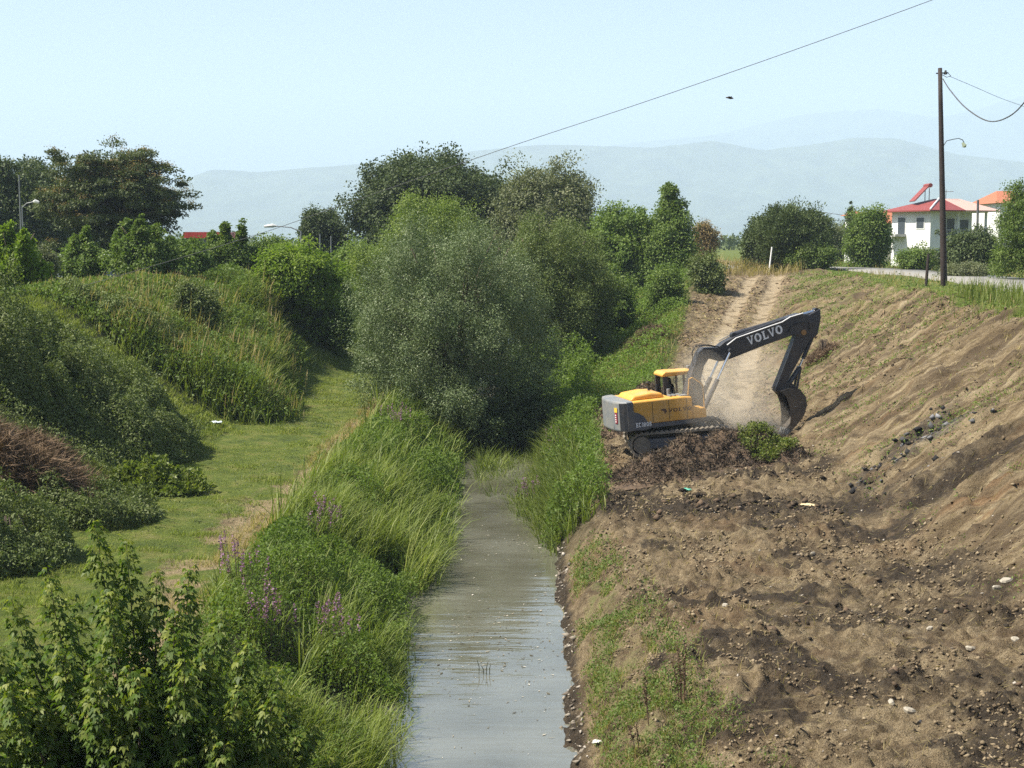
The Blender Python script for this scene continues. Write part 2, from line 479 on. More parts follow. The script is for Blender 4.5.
# ------------------------------------------------------------------ foliage builders
UP = np.array([0, 0, 1.0])
def unit(a): return a/np.maximum(np.linalg.norm(a, axis=-1, keepdims=True), 1e-9)
def leaf_quads(P, A, L, W, droop=.15, r=rng, Nb=None):
    n = len(P)
    S = unit(np.cross(A, unit(r.normal(size=(n, 3))) if Nb is None else Nb))
    L = np.broadcast_to(L, n)[:, None]; W = np.broadcast_to(W, n)[:, None]
    tip = P+A*L; tip = tip-UP*droop*L
    mid = P+A*L*.45
    V = np.stack([P, mid+S*W/2, tip, mid-S*W/2], 1).reshape(-1, 3)
    Q = np.arange(4*n).reshape(-1, 4)
    return V, Q
def blade_quads(P, H, W, lean, ang, r=rng, seg=(0, .35, .7, 1.0)):
    """arching blades"""
    n = len(P)
    d = np.stack([np.cos(ang), np.sin(ang), 0*ang], 1)
    s = np.stack([-np.sin(ang+r.normal(size=n)*.6), np.cos(ang+r.normal(size=n)*.6), 0*ang], 1)
    vs = []
    for j, t in enumerate(seg):
        c = P + UP*(H*(t-.45*lean*t**3))[:, None] + d*(H*lean*t**1.8)[:, None]
        w = (W*[1, .95, .65, .08][j])[:, None] if not np.isscalar(W) else W*[1, .95, .65, .08][j]
        vs += [c-s*w/2, c+s*w/2]
    V = np.stack(vs, 1).reshape(-1, 3)
    b = (np.arange(n)*8)[:, None]
    Q = np.concatenate([b+np.array([[0, 1, 3, 2]]), b+np.array([[2, 3, 5, 4]]), b+np.array([[4, 5, 7, 6]])], 0)
    return V, Q
def merge(parts):
    Vs, Qs, Ts = [], [], []; b = 0
    for V, Q, t in parts:
        Vs.append(V); Qs.append(Q+b); Ts.append(t); b += len(V)
    return np.concatenate(Vs), np.concatenate(Qs), np.concatenate(Ts)

def clump_points(n, blobs, r, shell=.45, up=0, pw=.75):
    """clump centres spread through a union of ellipsoids, denser outside"""
    vol = np.array([b[3]*b[4]*b[5] for b in blobs])**(.4 if len(blobs) > 1 and min(b[3] for b in blobs) < .2*max(b[3] for b in blobs) else .75)
    ids = r.choice(len(blobs), n, p=vol/vol.sum())
    B = np.array(blobs)[ids]
    d = unit(r.normal(size=(n, 3)))
    d[:, 2] = np.where(r.random(n) < up, np.abs(d[:, 2]), d[:, 2])
    rad = (shell+(1-shell)*r.random(n))
    lob = 1+.22*np.sin(d[:, 0]*5+ids*1.7)*np.cos(d[:, 1]*6+ids)+.17*r.normal(size=n)
    C = B[:, :3] + d*B[:, 3:6]*(rad*lob)[:, None]
    return C, d, ids
def crown_mesh(name, blobs, nc, per, rc, L, W, mat, parent, seed, flat=.75, droop=.15, shell=.5, outw=.6, up=0, dirbias=(0, 0, .1), clump_var=.55):
    r = np.random.default_rng(seed)
    C, d, bid = clump_points(nc, blobs, r, shell, up)
    br_ = np.array([b[3] for b in blobs])[bid]; rcs = rc*(.5+1.0*r.random(nc))*np.clip(br_/(.42*br_.max()), .4, 1)
    idx = np.repeat(np.arange(nc), per)
    n = len(idx)
    off = r.normal(size=(n, 3))*.55
    ln = np.linalg.norm(off, axis=1, keepdims=True); off = off/np.maximum(1, ln/1.15)
    off[:, 2] *= flat
    P = C[idx]+off*rcs[idx][:, None]
    A = unit(off*outw+d[idx]*.4+r.normal(size=(n, 3))*.6+np.array(dirbias))
    Nb = unit(d[idx]*.75+off*.7+UP*.35+r.normal(size=(n, 3))*.42)
    V, Q = leaf_quads(P, A, L*(.7+.6*r.random(n)), W*(.7+.6*r.random(n)), droop, r, Nb)
    cv = r.random(nc)
    t = np.clip(cv[idx]*clump_var+(1-clump_var)*r.random(n), 0, 1)
    o = np_mesh(name, V, Q, mat, parent, dict(var=np.repeat(t, 4)))
    return o, C
def limb_mesh(name, C, base_r, H, mat, parent, seed, nl=24, z0=.25, ns=5, stems=1, spread=.0, ztop=None):
    random.seed(seed)
    b = MB()
    zt = ztop or H*.8
    trunks = []
    for s in range(stems):
        a = random.uniform(0, 6.28)
        tp = [Vector((math.cos(a)*spread*k_*k_/9+random.uniform(-.04, .04)*H*.3, math.sin(a)*spread*k_*k_/9+random.uniform(-.04, .04)*H*.3, -.3+(zt+.3)*k_/4)) for k_ in range(5)]
        tp[0] = Vector((math.cos(a)*.15*(stems > 1), math.sin(a)*.15*(stems > 1), -.3))
        b.tube(tp, [base_r*(1-.17*k_)/(stems**.4) for k_ in range(5)], 8)
        trunks.append(tp)
    sel = np.random.default_rng(seed).choice(len(C), min(nl, len(C)), replace=False)
    for i_ in sel:
        e = Vector(C[i_]); tp = random.choice(trunks)
        t = min(3.9, max(.8, (e.z*random.uniform(.35, .7)-tp[0].z)/(zt+.3)*4))
        j = int(t); p = tp[j].lerp(tp[min(4, j+1)], t-j)
        if e.z < p.z-1.0: p = tp[1]
        m_ = p.lerp(e, .5)+Vector((0, 0, (e-p).length*.12))
        rr = base_r*.33*random.uniform(.6, 1.2)
        b.tube([p, m_, e], [rr, rr*.55, rr*.15], ns)
    return b.build(name, mat, parent, smooth=True)

def tree(name, label, cat, loc, H, blobs, nc, per, rc, L, W, mat, seed, trunk_r=.18, group=None, nl=24, stems=1, spread=0, rz=0, **kw):
    e = empty(name, loc, (0, 0, rz)); tag(e, label, cat, group)
    o, C = crown_mesh('crown', blobs, nc, per, rc, L, W, mat, e, seed, **kw)
    limb_mesh('trunk', C, trunk_r, H, M_bark, e, seed, nl, stems=stems, spread=spread)
    return e
def tree_px(name, label, cat, px, D, ptop, pw, nc, per, rc, L, W, mat, seed, base=None, shape='round', low=.12, **kw):
    nc = int(nc*1.7); per = int(per*1.9); L *= .95; W *= 1.25; pw *= 1.06; rc *= 1.12
    """real size from its distance: pw = width in px, ptop = top row"""
    top = at(px, ptop, D)
    zb = base if base is not None else float(ground_z(np.array([top.x]), np.array([float(D)]), False)[0])
    H = top.z-zb; w = pw*D/F/2
    r = random.Random(seed)
    bl = []
    if shape == 'round':
        bl = [(0, 0, H*(.5+low/2), w*.80, w*.75, H*(.5-low/2)*.92)]
        for _ in range(7):
            a = r.uniform(0, 6.28); h_ = r.uniform(.35, .85)
            rad = w*.55*math.sin(math.pi*min(.92, h_))
            bl.append((math.cos(a)*rad, math.sin(a)*rad, H*h_, w*.42, w*.42, min(H*.2, H*(1-h_)*.95)))
    elif shape == 'dome':
        bl = [(0, 0, H*.60, w*.82, w*.8, H*.37), (0, 0, H*.35, w*.5, w*.5, H*.3)]
        for k_ in range(11):
            a = k_*2.4; h_ = r.uniform(.5, .84); rad = w*(.62 if h_ < .7 else .4)
            bl.append((math.cos(a)*rad, math.sin(a)*rad, H*h_, w*.33, w*.33, H*.14))
    elif shape == 'full':
        bl = [(0, 0, H*.46, w*.72, w*.7, H*.42)]
        for k_ in range(26):
            a = k_*2.39996; h_ = .10+.73*(k_+.5)/26
            rad = w*(.78 if h_ < .45 else .78*math.sqrt(max(.03, 1-((h_-.45)/.42)**2)))*r.uniform(.88, 1.04)
            bl.append((math.cos(a)*rad, math.sin(a)*rad, H*h_, w*.25, w*.25, min(H*.14, H*(.985-h_)))) 
    elif shape == 'cone':
        for k_ in range(6):
            h_ = low+.1+(.8-low)*k_/5
            bl.append((r.uniform(-.1, .1)*w, r.uniform(-.1, .1)*w, H*h_, w*(1-.8*k_/5), w*(1-.8*k_/5), H*.13))
    elif shape == 'bush':
        bl = [(0, 0, H*.42, w*.9, w*.8, H*.5)]
        for _ in range(5):
            a = r.uniform(0, 6.28)
            bl.append((math.cos(a)*w*.5, math.sin(a)*w*.45, H*r.uniform(.4, .65), w*.42, w*.42, H*.3))
    elif shape == 'shoots':
        bl = [(0, 0, H*.3, w*.85, w*.8, H*.32)]
        for _ in range(kw.pop('nshoot', 7)):
            x_ = r.uniform(-.75, .75)*w
            hh_ = H*(.94 if _ == 0 else r.uniform(.62, .9)); bl.append((x_ if _ else 0, r.uniform(-.5, .5)*w, hh_*.76, w*.12, w*.12, hh_*.26))
    elif shape == 'column':
        bl = [(0, 0, H*.5, w*.8, w*.8, H*.46), (w*.2, 0, H*.75, w*.5, w*.5, H*.25)]
    kw.pop('nshoot', None)
    return tree(name, label, cat, (top.x, D, zb), H, bl, nc, per, rc, L, W, mat, seed, **kw)

G = dict(
 willow = leafmat('willow_leaf', (.065, .10, .038), (.11, .15, .06), (.20, .235, .125), .15, .5, .3),
 yellow = leafmat('yellow_willow_leaf', (.09, .14, .025), (.145, .20, .042), (.22, .26, .075), .3),
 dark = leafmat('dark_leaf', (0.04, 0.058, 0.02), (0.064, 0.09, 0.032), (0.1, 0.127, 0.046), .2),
 grey = leafmat('grey_green_leaf', (0.088, 0.106, 0.051), (0.136, 0.154, 0.078), (0.196, 0.201, 0.11), .25),
 mid = leafmat('mid_green_leaf', (.065, .105, .022), (.11, .165, .036), (.175, .225, .065), .33),
 bright = leafmat('bright_leaf', (0.088, 0.148, 0.017), (0.148, 0.223, 0.028), (0.232, 0.297, 0.051), .4),
 ail = leafmat('ailanthus_leaf', (.045, .062, .024), (.075, .098, .036), (.115, .135, .055), .22),
 seed = leafmat('seed_cluster', (0.12, 0.085, 0.035), (0.2, 0.145, 0.06), (0.27, 0.21, 0.09), .25),
 bramble = leafmat('bramble_leaf', (.07, .10, .03), (.12, .155, .05), (.19, .215, .09), .25, .55, .2),
 reed = leafmat('reed_blade', (0.07, 0.101, 0.018), (0.124, 0.164, 0.032), (0.22, 0.233, 0.069), .35, .5, .25),
 weed = leafmat('weed_leaf', (.06, .10, .018), (.11, .17, .03), (.18, .24, .06), .4),
 lawn = leafmat('lawn_grass', (.10, .145, .02), (.17, .21, .035), (.28, .28, .09), .3, .6),
 drygrass = leafmat('dry_grass', (0.18, 0.145, 0.06), (0.28, 0.225, 0.1), (0.38, 0.32, 0.17), .35),
 brush = leafmat('dead_brush', (.05, .034, .022), (.13, .088, .055), (.27, .19, .12), .05, .8),
 roots = leafmat('root_mass', (.035, .026, .019), (.085, .064, .045), (.20, .16, .11), .05, .8),
 olive = leafmat('olive_leaf', (.08, .115, .03), (.125, .165, .05), (.18, .21, .08), .25),
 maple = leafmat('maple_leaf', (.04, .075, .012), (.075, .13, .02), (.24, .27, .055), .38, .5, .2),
 loose = leafmat('purple_flower', (0.16, 0.07, 0.15), (0.26, 0.13, 0.25), (0.36, 0.22, 0.36), .3),
)
def gz1(x, y): return float(ground_z(np.array([float(x)]), np.array([float(y)]))[0])

# canal side cover ------------------------------------------------------
def scatter_region(n, x0, x1, y0, y1, keep, r):
    """n points, spaced so that they look evenly dense from the bridge"""
    u = r.random(n); y = y0*(y1/y0)**u
    x = x0+(x1-x0)*r.random(n)
    m = keep(x, y) > r.random(n)
    return x[m], y[m]
def canopy(name, n, box, keep, hfun, L, mat, seed, parent=None, ratio=.45, droop=.1, up=.6, kind='stuff', label=None, cat=None):
    r = np.random.default_rng(seed)
    x, y = scatter_region(n, *box, keep, r)
    h = hfun(x, y)
    zz = ground_z(x, y)+h*(1-r.random(len(x))**1.6*.75)
    P = np.stack([x, y, zz], 1)
    A = unit(r.normal(size=(len(x), 3))+np.array([0, 0, up]))
    s = L*(.6+.8*r.random(len(x)))*(y/40)**.55
    V, Q = leaf_quads(P, A, s, s*ratio, droop, r, unit(r.normal(size=(len(x), 3))*.75+np.array([-.2, 0, .7])))
    t = np.clip(.5*fbm(x*1.3, y*1.3, seed)+.5*r.random(len(x))+.25*(fbm(x*.4, y*.4, seed+3)-.5), 0, 1)
    o = np_mesh(name, V, Q, mat, parent, dict(var=np.repeat(t, 4)))
    return tag(o, label, cat, None, kind)
def reeds(name, n, box, keep, hfun, W, lean, mat, seed, ang0=0, angs=1.2, kind='stuff', label=None, cat=None, tuft=.25, yexp=.55):
    r = np.random.default_rng(seed)
    x, y = scatter_region(n, *box, keep, r)
    if tuft:
        q = .55
        cx = (np.floor(x/q)+.5+.5*(_h(np.floor(x/q), np.floor(y/q), 5)-.5))*q; cyy = (np.floor(y/q)+.5+.5*(_h(np.floor(x/q), np.floor(y/q), 6)-.5))*q
        x = x+(cx-x)*tuft; y = y+(cyy-y)*tuft
    h = hfun(x, y)*(.6+.6*r.random(len(x)))
    P = np.stack([x, y, ground_z(x, y)-.03], 1)
    ang = ang0+angs*r.normal(size=len(x))
    V, Q = blade_quads(P, h, W*(.7+.6*r.random(len(x)))*(y/35)**yexp, lean*(.3+1.0*r.random(len(x))), ang, r)
    t = np.clip(.45*fbm(x*.9, y*.9, seed)+.55*r.random(len(x)), 0, 1)
    o = np_mesh(name, V, Q, mat, None, dict(var=np.repeat(t, 8)))
    return tag(o, label, cat, None, kind)

# left canal bank
def tall(y):   # where reeds rule
    return np.clip(sstep(21, 24, y)*(1-sstep(31, 34, y))+sstep(37, 40, y)*(1-sstep(49, 52, y))+.25*sstep(60, 64, y), 0, 1)
edgeL = lambda x, y: sstep(-7.5, -6.5, x+.9*(fbm(x*.5+3, y*.35, 211)-.5)*2)*(1-sstep(-3.15, -2.6, x+.5*(fbm(y*.6, y*0+2, 212)-.5)*2-.45*np.exp(-((y-45)/5)**2)+.5*np.exp(-((y-35)/2.2)**2)-.3*np.exp(-((y-27)/3)**2)))
hL = lambda x, y: (.1+1.75*np.clip(fbm(x*.8, y*.6, 213, 3)-.15,0,1)*1.15)*sstep(-7.8, -5.6, x)*(1.05-.35*sstep(-3.6, -2.2, x))
canopy('bank_weeds', 230000, (-7.8, -2.2, 19, 82), lambda x, y: edgeL(x, y)*(1-.55*tall(y)), hL, .10, G['weed'], 301, label='bright green weeds covering the left canal bank', cat='weeds')
reeds('bank_reeds', 50000, (-7.2, -2.5, 19, 78), lambda x, y: edgeL(x, y)*(.10+.90*tall(y))*sstep(.32,.5,fbm(x*.8,y*.6,216,3)), lambda x, y: (.35+1.5*fbm(x*.8, y*.6, 215, 3))*(1+.35*(y > 37)), .026, .6, G['reed'], 302, 0.15, 1.3, label='tall arching reeds leaning over the canal from the left bank', cat='reeds')
# lawn
reeds('lawn_grass', 150000, (-14.2, -6.6, 20, 84), lambda x, y: sstep(.25, .5, fbm(x*.6, y*.6, 221, 3)+.03)*(1-.8*np.exp(-((x+7.5)/.6)**2)), lambda x, y: .07+.11*sstep(.5, .7, fbm(x*.9, y*.9, 222, 3)), .013, .5, G['lawn'], 303, 0, 3, label='short green grass on the left terrace', cat='grass', tuft=0, yexp=1.0)
# dry strip
reeds('dry_grass_strip', 26000, (-8.6, -6.6, 22, 70), lambda x, y: np.exp(-((x+7.5)/.5)**2)*sstep(.35, .55, fbm(x*.5, y*.4, 223)), lambda x, y: .12+.3*fbm(x, y, 224), .012, .6, G['drygrass'], 304, 0, 3, label='mown dry straw along the edge of the left terrace', cat='dry grass', tuft=.3)
# reed mass on the left slope beyond the footpath
maskM = lambda x, y: sstep(59.0, 61.8, y+.5*(fbm(x*.7, y*.4, 230)-.5))*(1-sstep(84, 90, y))*(1-sstep(-13.4-.0*y, -11.0, x+.11*(70-y)*-1.0+1.4*(fbm(x*.4, y*.5, 231)-.5)))*sstep(-24, -21, x)
hM = lambda x, y: (.3+.7*maskM(x, y))*(.5+2.6*fbm(x*.5, y*.5, 232, 3))*(1-.68*sstep(-16.5, -20, x))
reeds('slope_reeds', 80000, (-24, -8.5, 59, 90), maskM, hM, .034, .45, G['reed'], 305, .4, 2.2, label='mass of tall reeds with tan plumes on the left slope', cat='reeds', tuft=.4)
canopy('slope_undergrowth', 130000, (-24, -8.5, 59, 90), maskM, lambda x, y: hM(x, y)*.95, .12, G['mid'], 306, label='leafy green undergrowth between the reeds of the left slope', cat='undergrowth')
reeds('reed_plumes', 9000, (-22, -10, 59, 88), lambda x, y: maskM(x, y)*sstep(.45, .55, fbm(x*.4, y*.4, 233)), lambda x, y: hM(x, y)*1.18+.15, .035, .22, G['drygrass'], 307, .4, 1.2, label='dry tan plumes standing above the left slope reeds', cat='reed plumes')
mLs = lambda x, y: sstep(-22.5, -21, x)*(1-sstep(-13.6, -12.6, x+.8*(fbm(y*.5, x*.5, 236)-.5)))*(1-sstep(54.6, 55.8, y))
canopy('slope_brambles', 120000, (-24, -12, 22, 57), mLs, lambda x, y: .1+1.1*fbm(x*.6, y*.5, 235, 4)**1.5, .085, G['bramble'], 309, label='low brambles covering the left slope before the footpath', cat='brambles')
# footpath edge grass + slope grass
reeds('slope_grass', 26000, (-22, -12.5, 52, 60), lambda x, y: np.exp(-((y-57.4)/1.8)**2), lambda x, y: .12+.25*fbm(x, y, 234), .02, .5, G['lawn'], 308, 0, 3, label='worn yellow green grass of the footpath down the left slope', cat='grass', tuft=.2)

# right canal bank
mR = lambda x, y: sstep(43, 46, y)*(1-sstep(80, 90, y))*sstep(.25, .6, x+.5*(fbm(y*.5, y*0+5, 241)-.5)+.24*np.clip(y-46.5,0,15))*(1-sstep(2.2, 3.0, x-.035*np.clip(y-56, 0, 30)+.9*(fbm(x*.5, y*.5, 242)-.5)))
hR = lambda x, y: (.1+2.2*fbm(x*.7, y*.5, 243, 3))*(1+.02*np.clip(y-50,0,30))*sstep(.1, 1.0, x)
canopy('bank_weeds', 125000, (-2.6, 6, 42, 92), mR, hR, .11, G['weed'], 311, label='leafy weeds on the right canal bank below the excavator', cat='weeds')
reeds('bank_reeds', 30000, (-2.2, 3.2, 43, 80), lambda x, y: mR(x, y)*(.3+.7*(x < 2.0)), lambda x, y: .5+1.5*fbm(x*.7, y*.5, 244), .035, .6, G['reed'], 312, 3.3, 1.8, label='broad bladed reeds at the right water edge of the canal', cat='reeds')
# slope beyond excavator, left of the ramp
def mS(x, y):
    kk = masks(x, y)['k']
    e = kk['C'][0]+1.2*(fbm(x*.4, y*.4, 251)-.5)
    return sstep(60, 63, y)*(1-sstep(-1.0, .4, x-e))*sstep(2, 2.6, x)
canopy('slope_weeds', 130000, (2, 15, 60, 120), mS, lambda x, y: .05+1.5*fbm(x*.6, y*.4, 252, 4)**1.3, .095, G['weed'], 313, label='green weeds and brambles on the slope left of the dirt ramp', cat='weeds')
reeds('slope_dry_grass', 42000, (2.5, 25, 66, 128), lambda x, y: np.maximum(mS(x, y), (y > 107)*(1-sstep(21, 25, x)))*sstep(.35, .6, fbm(x*.3, y*.25, 253)), lambda x, y: .35+.65*fbm(x*.5, y*.5, 254)+1.3*sstep(104, 112, y)*fbm(x*.4, y*.4, 256), .022, .4, G['drygrass'], 314, 0, 3, label='tall golden dry grass on the crest left of the dirt ramp', cat='dry grass')
# right plateau cover
def mP(x, y):
    kk = masks(x, y)['k']
    road = np.exp(-((x-road_x(y))/3.2)**8)
    return sstep(-1.6, .4, x-kk['G'][0]+1.3*(fbm(x*.6, y*.5, 261)-.5))*(1-road)
def road_x(y): return np.interp(y, [20, 60, 75, 90, 105, 115, 122, 128, 134, 160], [26.0, 26.4, 27.0, 28.0, 28.4, 27.6, 25.0, 20, 10, -30])
# near road edge strip between the crest and the road
reeds('verge_grass', 70000, (16, 60, 36, 150), lambda x, y: mP(x, y)*(.35+.65*sstep(.35, .55, fbm(x*.35, y*.3, 262))), lambda x, y: (.12+.5*fbm(x*.5, y*.4, 263, 3))*(.45+.55*(x>road_x(y))), .02, .5, G['reed'], 315, 0, 3, label='rough green grass on both verges of the road', cat='grass')
canopy('verge_weeds', 45000, (16, 70, 36, 150), lambda x, y: mP(x, y)*sstep(.5, .6, fbm(x*.3, y*.25, 264)), lambda x, y: (.25+.8*fbm(x*.5, y*.4, 265, 3))*(.4+.6*(x>road_x(y))), .1, G['mid'], 316, label='leafy weeds beside the road on the embankment', cat='weeds')
reeds('verge_dry_grass', 30000, (18, 70, 40, 150), lambda x, y: mP(x, y)*sstep(.48, .6, fbm(x*.3+9, y*.25, 266)), lambda x, y: .3+.5*fbm(x*.5, y*.4, 267, 3), .02, .45, G['drygrass'], 317, 0, 3, label='dry tan grass in the field beside the road', cat='dry grass')
reeds('crest_dry_grass', 26000, (12, 24, 34, 106), lambda x, y: masks(x, y)['slopeR']*sstep(-6.5, -1.0, x-masks(x, y)['k']['G'][0])*sstep(.42, .58, fbm(x*.5, y*.5, 279, 3)), lambda x, y: .06+.28*fbm(x, y, 280), .016, .6, G['drygrass'], 323, 0, 3, label='pale dry grass clinging to the top of the cut embankment', cat='dry grass')
canopy('lawn_weeds', 16000, (-13.8, -7.0, 20, 78), lambda x, y: sstep(.55, .66, fbm(x*.45, y*.3, 281, 3)), lambda x, y: .05+.25*fbm(x, y, 282), .06, G['grey'], 324, label='blue green weeds in patches on the left terrace lawn', cat='weeds')
reeds('verge_reeds', 7000, (18, 26, 46, 68), lambda x, y: np.exp(-((x-(masks(x, y)['k']['G'][0]+1.2))/1.2)**2)*sstep(.35, .5, fbm(x*.5, y*.3, 268)), lambda x, y: .4+1.0*fbm(x*.6, y*.4, 269), .022, .35, G['reed'], 321, 0, 3, label='taller soft green grass on the embankment crest at the right', cat='grass')
# sparse tufts on the cut slope and the bench
def mC(x, y):
    q = masks(x, y)
    return (q['slopeR']*.9)*sstep(.57, .66, fbm(x*.5, y*.9, 271, 4))+q['slopeR']*sstep(52, 70, y)*.5*sstep(.45, .6, fbm(x*.6, y*.6, 275))*2
canopy('slope_tufts', 95000, (10, 23, 30, 106), mC, lambda x, y: .05+.3*fbm(x, y, 272), .07, G['weed'], 318, label='scattered green tufts on the bare cut embankment', cat='weeds')
mN = lambda x, y: sstep(1.05, 1.5, x)*(1-sstep(2.5, 4.2, x+.10*(y-24)))*(1-sstep(38, 43, y))*sstep(.40, .56, fbm(x*.9, y*.7, 273, 4)+.09)
canopy('waterside_weeds', 80000, (.9, 4.8, 20, 44), mN, lambda x, y: .04+.38*fbm(x*.9, y*.8, 274)**1.2, .07, G['mid'], 319, label='low green weeds on the near right bank of the canal', cat='weeds')
reeds('waterside_greens', 26000, (.9, 6.5, 20, 46), mN, lambda x, y: .1+.35*fbm(x, y, 278), .012, .6, G['lawn'], 322, 0, 3, label='yellow green grass among the weeds of the near right bank', cat='grass', tuft=.3)
reeds('waterside_grass', 14000, (.9, 6.5, 20, 46), lambda x, y: np.maximum(mN(x, y), .18*sstep(.5, .65, fbm(x*.8, y*.8, 276))), lambda x, y: .12+.3*fbm(x, y, 277), .012, .7, G['drygrass'], 320, 0, 3, label='dry straw stalks on the near right bank', cat='dry grass', tuft=.3)

# ------------------------------------------------------------------ soil clods, stones, straw
def lumps(name, n, box, keep, size, mat, seed, label, cat, zoff=.2, flat=.7):
    r = np.random.default_rng(seed)
    x, y = scatter_region(n, *box, keep, r)
    n = len(x)
    z = ground_z(x, y)
    s = size*(.25+r.random(n)**5*2.6)*(y/34)**.35
    base = np.array([[1,0,0],[0,1,0],[-1,0,0],[0,-1,0],[0,0,1],[0,0,-1]], float)
    V = base[None]*(.45+1.0*r.random((n, 6, 1)))
    V = V+r.normal(size=(n, 6, 3))*.25
    a = r.random(n)*6.28
    ca, sa = np.cos(a)[:, None], np.sin(a)[:, None]
    X = V[..., 0]*ca-V[..., 1]*sa; Y = V[..., 0]*sa+V[..., 1]*ca
    V = np.stack([X, Y*.9, V[..., 2]*flat], -1)*s[:, None, None]+np.stack([x, y, z+s*zoff], 1)[:, None]
    T = np.array([[0,1,4],[1,2,4],[2,3,4],[3,0,4],[1,0,5],[2,1,5],[3,2,5],[0,3,5]])
    Q = (np.arange(n)[:, None, None]*6+T[None]).reshape(-1, 3)
    o = np_mesh(name, V.reshape(-1, 3), Q, mat, None, dict(var=np.repeat(r.random(n), 6)))
    return tag(o, label, cat, None, 'stuff')
def varmat(name, a, b_, c, rough=.95):
    m, nt, b = newmat(name)
    nt.links.new(ramp(nt, attr(nt, 'var'), [(0, a), (.6, b_), (1, c)]), b.inputs['Base Color'])
    b.inputs['Roughness'].default_value = rough; b.inputs['Specular IOR Level'].default_value = .2
    return m
M_clod = varmat('clod', (.09, .066, .042), (.18, .138, .086), (.27, .215, .14))
M_mud = varmat('mud_clod', (.02, .016, .012), (.06, .045, .03), (.13, .09, .06))
M_peb = varmat('pebble', (.12, .10, .08), (.24, .21, .17), (.42, .38, .33))
def mB(x, y):
    q = masks(x, y); return q['bench']
lumps('soil_clods', 110000, (1.8, 12, 21, 62), lambda x, y: mB(x, y)*sstep(.40, .62, fbm(x*.8, y*.8, 401, 3)), .023, M_clod, 411, 'loose brown clods on the dug over terrace', 'clods')
lumps('mud_clods', 26000, (1.8, 12.5, 22, 60), lambda x, y: mB(x, y)*np.clip(np.exp(-((y-42.8+.25*(x-7))/2.3)**2)+np.exp(-((y-30)/1.6)**2)*.4*(x > 5)+np.exp(-((y-25)/.9)**2)*.6*(x > 5), 0, 1)*sstep(.45, .58, fbm(x*.9, y*.9, 402, 3)), .05, M_mud, 412, 'dark wet mud clods spread across the terrace', 'clods')
lumps('slope_clods', 9000, (10, 21, 32, 100), lambda x, y: masks(x, y)['slopeR']*sstep(.42, .6, fbm(x*.5, y*1.1, 403, 3)), .03, M_clod, 413, 'brown clods caught on the cut embankment', 'clods')
lumps('waterline_pebbles', 4200, (.45, 1.6, 21, 50), lambda x, y: np.exp(-((x-.95-.4*(fbm(y*.7, y*0, 404)-.5))/.16)**2), .035, M_peb, 414, 'pale pebbles and shells along the right waterline', 'pebbles')
lumps('field_pebbles', 1500, (1.8, 16, 21, 70), lambda x, y: mB(x, y)+masks(x, y)['slopeR']*.6, .02, M_peb, 415, 'small pale pebbles strewn over the bare soil', 'pebbles')
lumps('black_slope_clods', 5200, (10, 17, 38, 50), lambda x, y: masks(x, y)['slopeR']*np.exp(-((y-44.5-.4*(x-12))/1.8)**2)*(1-sstep(13.5, 15.5, x))*sstep(.38, .5, fbm(x*.9, y*1.6, 133, 3)), .055, varmat('burnt_clod', (.012, .012, .013), (.035, .034, .034), (.22, .22, .23)), 416, 'black wet looking clods in a patch low on the cut embankment', 'clods')
# straw
def sticks(name, n, box, keep, L, W, mat, seed, label, cat, bias=None, lift=.03, parent=None):
    r = np.random.default_rng(seed)
    x, y = scatter_region(n, *box, keep, r); n = len(x)
    P = np.stack([x, y, ground_z(x, y)+lift*r.random(n)], 1)
    a = r.random(n)*6.28 if bias is None else bias+r.normal(size=n)*.5
    A = unit(np.stack([np.cos(a), np.sin(a), .35*r.normal(size=n)], 1))
    x2, y2 = P[:, 0]+A[:, 0]*.3, P[:, 1]+A[:, 1]*.3
    A[:, 2] += (ground_z(x2, y2)-ground_z(P[:, 0], P[:, 1]))/.3; A = unit(A)
    l = L*(.4+1.2*r.random(n)**2)
    V, Q = leaf_quads(P, A, l, W*(y/35)**.8, 0, r)
    o = np_mesh(name, V, Q, mat, parent, dict(var=np.repeat(r.random(n), 4)))
    return tag(o, label, cat, None, 'stuff')
sticks('terrace_straw', 9000, (1.8, 12, 21, 62), lambda x, y: mB(x, y)*.7, .25, .014, G['drygrass'], 421, 'thin straw scattered over the terrace soil', 'straw')
sticks('slope_straw', 7000, (10, 22, 32, 104), lambda x, y: masks(x, y)['slopeR'], .26, .014, G['drygrass'], 422, 'straw and roots combed down the cut embankment', 'straw', bias=0.0, lift=.06)
sticks('ramp_litter', 7000, (4, 16, 58, 104), lambda x, y: masks(x, y)['rampw']*(1-masks(x, y)['tr']), .3, .03, G['drygrass'], 423, 'dry leaf litter beside the dirt ramp', 'litter')
sticks('slope_debris', 15000, (7, 22, 50, 104), lambda x, y: (masks(x, y)['slopeR']*(y > 56)+masks(x, y)['rampw'])*(1-masks(x, y)['tr'])*sstep(.42, .55, fbm(x*.5, y*.5, 430, 3)), .28, .04, G['brush'], 424, 'broken brown stems and roots around the dirt ramp', 'debris', lift=.12)
